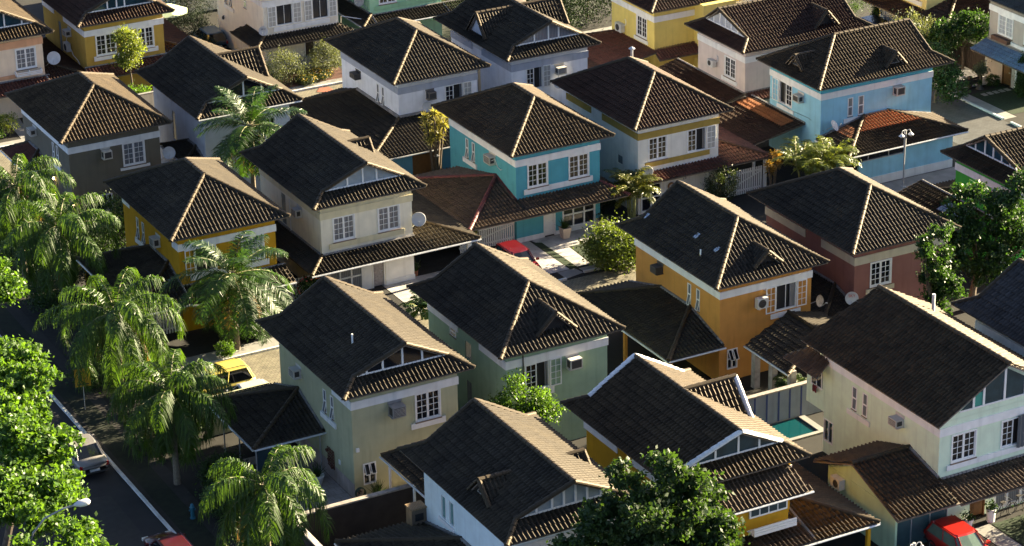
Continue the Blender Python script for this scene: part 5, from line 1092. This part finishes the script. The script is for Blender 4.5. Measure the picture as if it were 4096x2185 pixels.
def clump(label, x, y, n, h, L, m_, seed, name='palm_clump', r=.45, **kw):
    rng = np.random.default_rng(seed); t = thing(name, label, 'palm', (x, y, 0)); m, rib, k = M(), M(), M()
    for s_ in range(n):
        a = rng.uniform(0, 6.28); bx, by, hh = r * rng.uniform(.2, 1) * math.cos(a), r * rng.uniform(.2, 1) * math.sin(a), h * rng.uniform(.6, 1.05); k.tube([(bx * .6, by * .6, 0), (bx, by, hh)], [.05, .04], 6)
        for i in range(7): frond(m, rib, (bx, by, hh), i * 2.4 + rng.normal(0, .2), rng.uniform(.2, 1.2), L * rng.uniform(.7, 1.1), 1.6, 26, kw.get('ll', .42), .05, .35, rng, .12)
    m.build('crown', m_, t); rib.build('frond_ribs', mat('yellow_rib', (.30, .26, .05), .6), t); k.build('trunk', mat('cane', (.14, .16, .06), .8), t); return t
clump('clump of yellowing areca palms at the corner of the teal house', 7.7, -.9, 8, 2.3, 2.0, leafm('frond_areca', (.085, .10, .018), .4, .35), 81); clump('bright pale areca palm clump beside the light blue house', 20.3, -2.6, 16, 2.3, 2.1, leafm('frond_pale', (.12, .16, .035), .5, .4), 82, r=1.6)
clump('small palm beside the cream house driveway', -10.1, -7.3, 3, .9, 1.3, LF_PALM, 83); clump('low bright palm at the bottom beside the passage roof', -22.6, -46.6, 4, 3.2, 1.3, LF_BR, 84); clump('low feathery palm at the bottom right of the dense tree', -11.4, -47.2, 5, 3.0, 1.4, LF_BR, 85)
clump('thin palm growing in the covered veranda of the orange house', 2.0, -27.2, 3, 1.4, 1.0, LF_DK, 86)
def dracaena(label, x, y, heads, m_, seed, L=.6):
    rng = np.random.default_rng(seed); t = thing('dracaena', label, 'plant', (x, y, 0)); m, k = M(), M()
    for hx, hy, hz in heads:
        n = 90; d = rng.normal(size=(n, 3)); d[:, 2] += .35; d /= np.linalg.norm(d, axis=1)[:, None]; l = L * rng.uniform(.7, 1.1, (n, 1)); c = np.array([hx, hy, hz]) + rng.normal(0, .05, (n, 3))
        w = np.cross(d, rng.normal(size=(n, 3))); w /= np.linalg.norm(w, axis=1)[:, None]; w *= .035; tip = c + d * l + np.array([0, 0, -.12 * L])
        m.quads(np.stack([c - w, c + w, tip + w * .1, tip - w * .1], 1)); k.tube([(hx * .25, hy * .25, 0), (hx * .6, hy * .6, hz * .5), (hx, hy, hz)], [.07, .055, .045], 6)
    m.build('crown', m_, t); k.build('trunk', BARK, t); return t
dracaena('tall pale dracaena tree behind the teal house carport', .2, 11.3, [(-.6, .1, 4.7), (-.1, -.2, 5.0), (.5, .1, 4.7), (-.4, .2, 4.0), (.15, .1, 4.2), (.55, -.2, 4.1), (-.1, 0, 3.5), (.3, 0, 3.4), (-.45, -.1, 3.2)], leafm('leaf_dracaena', (.21, .21, .07), .4, .5), 91, .55)
dracaena('yellow dracaena with two heads beside the tall picket gate', 17.6, -1.6, [(-.3, 0, 2.3), (.45, .3, 2.7), (-.1, .1, 1.8), (.5, .2, 2.2)], leafm('leaf_amber', (.26, .17, .045), .4, .5), 92, .5)
dracaena('small spiky plant in front of the wide picket gate', -3.2, -.4, [(0, 0, 1.5), (.05, 0, 1.3)], LF_YEL, 93, .4)
def planter(label, x, y, top, bot, h, m_, pm, leaves='spike', round_=False, name='planter', seed=1, group=None):
    t = thing(name, label, 'planter', (x, y, 0), group=group); m = M()
    if round_: m.lathe([(.02, .0), (bot, .0), (top * .95, h * .8), (top, h * .86), (top, h), (top * .86, h), (top * .84, h - .06), (.02, h - .06)], n=16)
    else:
        def sq(r, z): return [(-r, -r, z), (r, -r, z), (r, r, z), (-r, r, z)]
        vs = sq(bot, 0) + sq(top, h) + sq(top * .85, h) + sq(top * .83, h - .07); m.add(vs, [(i + a, (i + 1) % 4 + a, (i + 1) % 4 + a + 4, i + a + 4) for a in (0, 4, 8) for i in range(4)] + [(12, 13, 14, 15)])
    m.build('pot', m_, t); rng = np.random.default_rng(seed); k = M(); n = 60
    if leaves == 'spike':
        d = rng.normal(size=(n, 3)) * np.array([.5, .5, .3]); d[:, 2] += 1; d /= np.linalg.norm(d, axis=1)[:, None]; l = rng.uniform(.35, .8, (n, 1)); c = np.zeros((n, 3)) + np.array([0, 0, h - .05]) + rng.normal(0, .08, (n, 3)) * np.array([1, 1, 0]); w = np.cross(d, rng.normal(size=(n, 3))); w /= np.linalg.norm(w, axis=1)[:, None]; w *= .035
        k.quads(np.stack([c - w, c + w, c + d * l + w * .1, c + d * l - w * .1], 1))
    else: k.quads(leaf_quads(np.array([0, 0, h + .1]) + rng.normal(size=(160, 3)) * np.array([top * .6, top * .6, .12]), .14, rng=rng))
    k.build('plant', pm, t); return t
SAND = mat('sand_pot', (.50, .40, .32), .8, noise=.1)
planter('tall tapered beige planter with spiky leaves beside the white door', 2.95, -.75, .30, .2, .72, SAND, LF_DK, group='entrance planters'); planter('tall tapered beige planter with a low plant beside the glazing', 5.62, -.75, .30, .2, .70, SAND, LF_DK, 'low', seed=2, group='entrance planters')
planter('round white pot with tall spiky leaves on the tiled patio', -23.75, -22.5, .36, .2, .55, WHITE, LF_DK, round_=True); planter('dark pot with spiky plant at the olive house wall', -21.75, -25.3, .18, .15, .3, ACD, LF_DK, round_=True, seed=4)
planter('white pot with low plant left of the brown door', 1.85, -42.6, .26, .18, .45, WHITE, LF_DK, 'low', round_=True, seed=5); planter('tall white pot beside the bicycles', 3.15, -42.7, .24, .2, .7, WHITE, LF_DK, 'low', round_=True, seed=6); planter('conical dark pot under the olive leaved tree', 41.4, 7.9, .12, .3, .35, ACD, LF_DK, 'low', round_=True, seed=7)
planter('terracotta pot at the cream house carport corner', -7.6, -1.2, .2, .15, .35, mat('terracotta', (.30, .12, .06), .8), LF_DK, round_=True, seed=8)

# ---------------------------------------------------------------- vehicles
TYRE = mat('tyre', (.015, .015, .016), .85); RIM = mat('rim', (.35, .36, .38), .35, .7); CGL = mat('car_glass', (.008, .010, .013), .04, spec=.7)
def paint(name, c, r=.28): 
    m_ = mat('paint_' + name, c, r, noise=.03, spec=.5); m_.node_tree.nodes['Principled BSDF'].inputs['Coat Weight'].default_value = .5; return m_
def car(label, x, y, rz, pm, L=4.1, Wd=1.7, H=1.48, hood=.26, rear=.05, boot=False, name='parked_car', group='parked cars', taxi=False, glassm=None):
    """nose towards local +x"""
    t = thing(name, label, 'car', (x, y, 0), R(rz), group); hw = Wd / 2; zb = .92 if not taxi else 1.0; a = L / 2
    st = [(-a, .62, .74), (-a + .08, .42, .90), (-a + .5, .24, 1.0), (-.2 * L, .22, 1.0), (.1 * L, .22, 1.0), (a - hood * L, .22, 1.0), (a - .45, .26, .96), (a - .12, .36, .86), (a, .5, .70)]
    m = M(); vs, fs = [], []; N = 9
    for sx, zl, f in st:
        k = hw * f; top = zb * (1.0 if sx < a - hood * L else (1 - .22 * (sx - (a - hood * L)) / (hood * L))) * (.93 if abs(sx) > a - .1 else 1)
        for px, pz in ((.90, zl), (.985, zl + .16), (1.0, zl + (top - zl) * .55), (.965, top - .06), (.88, top), (0, top + .035)): vs.append((sx, -k * px, pz))
        for px, pz in ((.88, top), (.965, top - .06), (1.0, zl + (top - zl) * .55), (.985, zl + .16), (.90, zl)): vs.append((sx, k * px, pz))
    n = 11
    for i in range(len(st) - 1):
        for j in range(n - 1): fs.append((i * n + j, (i + 1) * n + j, (i + 1) * n + j + 1, i * n + j + 1))
    fs += [list(range(n)), list(range((len(st) - 1) * n, len(st) * n))[::-1]]; m.add(vs, fs); body = m.build('body', pm, t, smooth=True)
    xr0, xr1 = -a + (.62 if boot else .12) * 1, a - hood * L - .02; xt0, xt1 = xr0 + (.55 if boot else .28), xr1 - .62; zr = H
    def ring(x0, x1, k, z): return [(x0, -k * .86, z), (x0 + .12, -k, z), ((x0 + x1) / 2, -k * 1.01, z), (x1 - .14, -k * .98, z), (x1, -k * .8, z), (x1 + .05, 0, z), (x1, k * .8, z), (x1 - .14, k * .98, z), ((x0 + x1) / 2, k * 1.01, z), (x0 + .12, k, z), (x0, k * .86, z), (x0 - .05, 0, z)]
    b0, b1, b2 = ring(xr0, xr1, hw * .93, zb - .02), ring(xt0, xt1, hw * .76, zr - .05), ring(xt0 + .1, xt1 - .1, hw * .66, zr)
    m = M(); nn = 12; m.add(b0 + b1, [(i, (i + 1) % nn, (i + 1) % nn + nn, i + nn) for i in range(nn)]); m.build('window', glassm or CGL, t)
    m = M(); m.add(b1 + b2, [(i, (i + 1) % nn, (i + 1) % nn + nn, i + nn) for i in range(nn)] + [list(range(nn, 2 * nn))]); m.build('roof', pm, t)
    pl = M()
    for i in (1, 2, 3, 4, 6, 7, 8, 9, 10, 0): pl.tube([b0[i], b1[i]], .04 if i not in (2, 8) else .035, 5)
    for s_ in (1, -1): pl.tube([(xt0 + .1, s_ * hw * .755, zr - .05), (xt1, s_ * hw * .75, zr - .05)], .035, 5)
    pl.build('pillar', pm, t)
    for sx in (-a + .78, a - .78):
        for s_ in (1, -1):
            m = M(); m.lathe([(.2, -.10), (.30, -.10), (.315, -.05), (.315, .05), (.30, .10), (.2, .10)], (sx, s_ * (hw - .10), .315), 18, axis=(0, 1, 0)); w = m.build('wheel', TYRE, t)
            m = M(); m.lathe([(.0, .02), (.12, .06), (.2, .085)], (sx, s_ * (hw - .09), .315), 14, axis=(0, s_, 0)); m.build('rim', RIM, w)
            m = M(); m.lathe([(.0, 0), (.37, 0), (.37, .012)], (sx, s_ * (hw - .015), .335), 18, axis=(0, s_, 0)); m.build('wheel_arch', TYRE, t)
    for s_ in (1, -1):
        m = M(); m.obox((a - .16, s_ * hw * .72 - .16, .60), (.12, 0, 0), (0, .32, 0), (0, 0, .14)); m.build('headlight', mat('lamp_glass', (.6, .6, .58), .1), t)
        m = M(); m.obox((-a + .02, s_ * hw * .76 - .13, .62), (.1, 0, 0), (0, .26, 0), (0, 0, .2)); m.build('tail_light', mat('tail_red', (.35, .015, .012), .25), t)
        m = M(); m.obox((xr1 - .25, s_ * (hw + .01) - (.0 if s_ > 0 else .18), .92), (.14, 0, 0), (0, .18, 0), (0, 0, .12)); m.build('mirror', pm, t)
    m = M(); m.box(-a - .03, -a + .06, -.26, .26, .44, .56); m.build('number_plate', mat('plate_white', (.5, .5, .5), .6), t); m = M(); m.box(-a - .04, -a + .12, -hw * .9, hw * .9, .34, .42); m.box(a - .1, a + .03, -hw * .75, hw * .75, .30, .40); m.build('bumper_strip', ACD, t)
    if taxi:
        for s_ in (1, -1):
            m = M(); m.obox((-a + .3, s_ * (hw * 1.0 + .004) - .01, .66), (L - 1.1, 0, 0), (0, .02, 0), (0, 0, .15)); m.build('side_stripe', mat('navy_stripe', (.008, .012, .05), .4), t)
            m = M(); m.tube([(xt0 + .1, s_ * hw * .62, zr + .0), (xt0 + .35, s_ * hw * .62, zr + .07), (xt1 - .35, s_ * hw * .62, zr + .07), (xt1 - .1, s_ * hw * .62, zr)], .022, 5); m.build('roof_rail', ACD, t)
    return t
car('yellow taxi with a navy side stripe parked on the cobbled street', -24.3, -10.4, 180, paint('yellow', (.56, .47, .11)), 4.3, 1.75, 1.68, .22, taxi=True, name='taxi')
car('silver car beside the yellow taxi, mostly behind a tiled roof', -23.4, -13.0, 180, paint('silver', (.36, .38, .42), .3), 4.4, 1.72, 1.46, boot=True); car('beige grey car parked at the kerb under the left trees', -33.3, -14.1, 90, paint('greybeige', (.20, .19, .185), .35), 4.1, 1.68, 1.46, boot=True)
car('dark red car at the bottom left beside the white kerb', -33.2, -26.4, 90, paint('darkred', (.06, .007, .011)), 4.0, 1.68, 1.46); car('red car with black trim on the teal house driveway', -2.1, -4.0, -90, paint('crimson', (.11, .006, .010)), 3.9, 1.65, 1.5)
car('bright red car in front of the glass garage at the lower right', -.3, -44.9, -90, paint('scarlet', (.36, .016, .011)), 4.0, 1.7, 1.46, glassm=mat('windscreen_reflection_tint', (.12, .17, .13), .05, spec=.8)); car('dark blue car behind the hedge at the top left', -1.6, 45.4, 90, paint('petrol', (.02, .05, .075)), 4.0, 1.68, 1.46); car('black car at the top right below the pale yellow house', 41.6, 21.6, 90, paint('black', (.012, .012, .014)), 4.2, 1.72, 1.46)  # red car's glass: a pale reflection is put into the base colour
# motorcycle under its cover
t = thing('covered_motorcycle', 'motorcycle under a crumpled grey cover beside the round bush', 'motorcycle', (2.7, 36.5, 0)); m = M(); rng = np.random.default_rng(4); vs, fs = [], []; nx, ny = 15, 9
for i in range(nx):
    for j in range(ny):
        u, v = i / (nx - 1) * 2 - 1, j / (ny - 1) * 2 - 1; z = (1.05 - .25 * u * u + .12 * math.cos(5 * u)) * (1 - abs(v) ** 2.2) ** .5 * (1 - abs(u) ** 6) ** .5 if abs(v) < 1 and abs(u) < 1 else .08
        vs.append((u * .95, v * .42, max(.08, z) + rng.normal(0, .035)))
fs = [(i * ny + j, (i + 1) * ny + j, (i + 1) * ny + j + 1, i * ny + j + 1) for i in range(nx - 1) for j in range(ny - 1)]; m.add(vs, fs); m.build('cover', mat('grey_cover', (.22, .23, .25), .5, noise=.15), t, smooth=True)
for sx in (-.6, .6): M().lathe([(.2, -.05), (.3, -.05), (.3, .05), (.2, .05)], (sx, 0, .3), 14, axis=(0, 1, 0)).build('wheel', TYRE, t)
# bicycles
for i, (x, y) in enumerate(((3.9, -42.75), (5.0, -42.6))):
    t = thing('bicycle', ('black bicycle leaning at the glazing beside the tall white pot', 'black bicycle leaning at the right half of the porch glazing')[i], 'bicycle', (x, y, 0), R(8), 'bicycles')
    for sx in (-.5, .5): M().lathe([(.31 + .018 * math.cos(q), .018 * math.sin(q)) for q in np.linspace(0, 6.283, 7)], (sx, 0, .33), 20, axis=(0, 1, 0)).build('wheel', TYRE, t)
    m = M(); [m.tube(q, .018, 5) for q in ([(-.5, 0, .33), (-.12, 0, .85)], [(-.12, 0, .85), (-.05, 0, .3)], [(-.05, 0, .3), (-.5, 0, .33)], [(-.12, 0, .8), (.36, 0, .85)], [(-.05, 0, .3), (.36, 0, .8)], [(.5, 0, .33), (.34, 0, .98)])]; m.build('frame', ACD, t)
    M().obox((-.26, -.07, .88), (.26, 0, 0), (0, .14, 0), (0, 0, .05)).build('saddle', ACD, t); m = M(); m.tube([(.26, -.28, 1.0), (.34, 0, .98), (.26, .28, 1.0)], .016, 5); m.build('handlebar', ALU, t)

# ---------------------------------------------------------------- street furniture
t = thing('street_lamp', 'tall street lamp with a long curved arm at the bottom left', 'street lamp', (-41.9, -32.5, 0))
m = M(); m.tube([(0, 0, 0), (0, 0, 4), (.02, 0, 6.2), (.25, 0, 7.0), (.8, -.05, 7.6), (1.6, -.15, 7.9), (2.3, -.25, 8.0)], [.09, .075, .06, .052, .048, .044, .042], 8); m.build('pole', mat('galvanised', (.30, .31, .32), .45, .4), t)
m = M(); m.lathe([(.02, -.1), (.09, 0), (.16, .2), (.17, .45), (.12, .62), (.02, .68)], (2.2, -.24, 8.0), 12, axis=(1, -.1, .03)); m.build('lamp_head', mat('lamp_shell', (.55, .56, .57), .35), t, smooth=True)
def twin(label, x, y, h, sc=1.0):
    t = thing('lamp_post', label, 'lamp post', (x, y, 0), group='twin headed lamp posts'); m = M(); m.tube([(0, 0, 0), (0, 0, h * .72)], .05, 8); m.tube([(0, 0, h * .72), (0, 0, h + .05)], .085, 8); m.lathe([(.16, 0), (.16, .04), (.06, .06)], n=12); m.build('pole', mat('lamp_concrete', (.36, .36, .36), .7, noise=.15), t)
    for s_ in (1, -1):
        a = M(); a.tube([(s_ * .05, 0, h - .2), (s_ * .15, -.04, h + .05), (s_ * .28, -.08, h + .06), (s_ * .36, -.1, h - .1)], .018, 5); a.build('arm', WHITE, t); c = (s_ * .36, -.1, h - .22)
        m = M(); m.lathe([(.03, .12), (.07, .06), (.19, -.06), (.18, -.07), (.05, .04)], c, 14); sh = m.build('shade', WHITE, t); m = M(); m.lathe([(.02, -.02), (.10, -.05), (.12, -.1), (.08, -.17), (.01, -.19)], c, 12); m.build('globe', mat('globe_glass', (.45, .42, .36), .15), sh)
twin('grey lamp post with two white bell shades in front of the light blue wall', 25.7, -4.55, 3.85); twin('lamp post with two white bell shades at the bottom edge', -5.2, -47.6, 3.45)
t = thing('road_sign', 'yellow sign on a thin pole between the queen palms', 'sign', (-31.0, -8.3, 0), R(-12)); m = M(); m.tube([(0, 0, 0), (0, 0, 1.5)], .025, 6); m.build('pole', ALU, t)
m = M(); m.box(-.42, .42, -.045, -.027, 1.4, 2.45); pl = m.build('sign_plate', mat('sign_yellow', (.50, .27, .012), .6, noise=.1), t)
m = M(); m.box(-.14, -.03, -.052, -.046, 1.75, 2.1); m.lathe([(.0, .004), (.06, .004), (.06, 0)], (-.08, -.047, 2.2), 10, axis=(0, -1, 0)); m.obox((.05, -.05, 1.72), (.25, 0, .33), (0, -.003, 0), (0, 0, .04)); m.box(-.3, .3, -.051, -.046, 1.5, 1.58); m.obox((.02, -.05, 2.22), (.3, 0, .1), (0, -.003, 0), (0, 0, .035)); m.build('sign_marks', ACD, pl)
t = thing('fire_hydrant', 'blue standing hydrant on the dark verge below the palms', 'hydrant', (-30.6, -22.6, 0)); m = M(); m.lathe([(.02, 0), (.15, 0), (.15, .06), (.10, .08), (.10, .55), (.13, .58), (.13, .64), (.10, .68), (.07, .8), (.02, .84)], n=12); m.build('barrel', mat('hydrant_blue', (.02, .13, .19), .5), t)
for s_ in (1, -1): M().lathe([(.05, 0), (.05, .07), (.0, .07)], (s_ * .1, 0, .48), 8, axis=(s_, 0, 0)).build('outlet', MATS['hydrant_blue'], t)
t = thing('garden_bench', 'dark wooden bench with thick posts on the white gravel', 'bench', (40.95, 8.5, 0), R(5)); 
for x in (-.95, 0, .95): M().box(x - .13, x + .13, -.12, .14, 0, .72 + (.1 if x == 0 else 0)).build('post', MATS['dark_timber'], t)
m = M(); [m.box(-.82, .82, .02, .08, .28 + j * .2, .44 + j * .2) for j in range(2)]; m.build('backrest', MATS['dark_timber'], t); m = M(); m.box(-.82, .82, -.38, .0, .30, .36); m.build('seat', MATS['dark_timber'], t)
t = thing('parasol', 'pale green parasol at the top left beside the ochre house', 'parasol', (-3.6, 48.6, 0)); m = M(); m.lathe([(.03, 2.75), (.9, 2.5), (1.7, 2.15), (1.68, 2.12), (.03, 2.7)], n=8); m.build('canopy', mat('pale_green_cloth', (.55, .68, .42), .8), t); m = M(); m.tube([(0, 0, 0), (0, 0, 2.8)], .03, 6); m.build('pole', ALU, t)
t = thing('red_cloth', 'dark red cloth hung over the sill of the bay window above the pool', 'cloth', (.28, -31.9, 3.45)); m = M(); vs, fs = [], []
for i in range(7):
    for j in range(5): vs.append((-.05 - .03 * math.sin(i * 1.9) - .06 * (j > 0), i * .07, .06 - j * .09 - .02 * math.sin(i * 2.3 + j)))
m.add(vs, [(i * 5 + j, (i + 1) * 5 + j, (i + 1) * 5 + j + 1, i * 5 + j + 1) for i in range(6) for j in range(4)]); m.build('cloth', mat('red_fabric', (.13, .02, .022), .9), t)
t = thing('brick_chimney', 'brown brick barbecue chimney against the ice white house wall', 'chimney', (-23.2, -32.8, 2.55)); m = M(); m.box(-.38, .38, -.32, .32, -.6, .85); m.build('stack', brickm('ochre_brick', (.30, .19, .09), (.36, .24, .12), (.16, .12, .08), w=.16, h=.08), t); m = M(); m.box(-.22, .22, -.332, -.325, .25, .62); m.build('shade_pane', DARK, t); m = M(); m.box(-.42, .42, -.36, .36, .852, .92); m.build('cap', MATS['ochre_brick'], t)
t = thing('garden_hose', 'coiled dark green hose on the patio beside the olive house window', 'hose', (-22.6, -25.1, .45)); m = M()
for i in range(4): m.tube([(.26 * math.cos(q), -.05 * i, .26 * math.sin(q)) for q in np.linspace(0, 6.283, 18)], .028, 5)
m.build('coil', mat('hose_green', (.02, .05, .03), .6), t); M().box(-.06, .06, -.1, .22, -.06, .06).build('bracket', ACD, t)
t = thing('patio_table', 'dark table under the glass fronted veranda of the olive house', 'table', (-25.6, -20.6, 0)); M().box(-.8, .8, -.45, .45, .7, .75).build('tabletop', mat('table_top', (.05, .06, .07), .3), t)
for sx in (-.7, .7):
    for sy in (-.35, .35): M().box(sx - .03, sx + .03, sy - .03, sy + .03, 0, .7).build('leg', ACD, t)

for (x, y, r, h, lab, sd_) in ((-27.2, -8.4, 1.3, 2.4, 'dark hedge bush added to block low sun at the closed street end, farther one', 101), (-27.3, -10.9, 1.3, 2.2, 'dark hedge bush added to block low sun between the taxi nose and the palms', 102), (-27.6, -14.0, 1.4, 2.2, 'dark hedge bush behind the palm beside the taxi', 103), (-28.0, -20.5, 1.2, 1.6, 'low dark bush on the verge left of the tiled patio', 104), (-27.6, -2.6, 1.5, 2.4, 'dark hedge bush at the corner of the yellow house carport', 105), (-26.8, 9.2, 1.7, 2.6, 'dark bush under the upper left palms', 106), (-28.0, 5.4, 1.5, 2.0, 'dark bush at the foot of the palm beside the drab house', 107), (-28.3, -25.5, 1.3, 1.8, 'low dark bush on the verge beside the brown boundary wall', 108), (-27.0, 16.0, 1.4, 2.4, 'dark bush by the grey timber fence', 109)):  # the street-end hedge bushes are added to block the low sun
    bush(lab, x, y, r, h, LF_DK, sd_, leaf=.16, n=int(55 * r))

for (x, y, r, h, lab, sd_) in ((-26.2, -.4, 1.4, 1.8, 'dark bush against the yellow house carport post', 111), (-29.2, -5.6, 1.5, 1.7, 'low dark bush on the verge behind the yellow sign', 112), (-29.0, -14.4, 1.5, 1.6, 'low dark bush on the verge beside the tallest palms', 113), (-28.6, -22.8, 1.4, 1.8, 'low dark bush on the verge beyond the blue hydrant', 114), (-29.6, -29.0, 1.4, 1.5, 'low dark bush at the foot of the lowest palm', 115), (-25.6, 13.2, 1.8, 2.6, 'dark bush left of the drab house front wall', 116), (-24.2, 5.2, 1.6, 2.2, 'dark bush behind the yellow house carport', 117), (-29.2, 13.4, 1.6, 2.2, 'dark bush at the upper left edge by the kerb', 118), (-18.0, -4.0, 1.0, 1.8, 'dark bush beside the narrow picket gate', 119), (15.8, -14.6, 1.2, 1.6, 'dark bush behind the rust house roof', 120), (6.9, 1.6, .8, 1.6, 'dark bush in the gap between teal house and mustard banded house', 121)):
    bush(lab, x, y, r, h, LF_HG if sd_ % 2 else LF_DK, sd_, leaf=.16, n=int(60 * r))
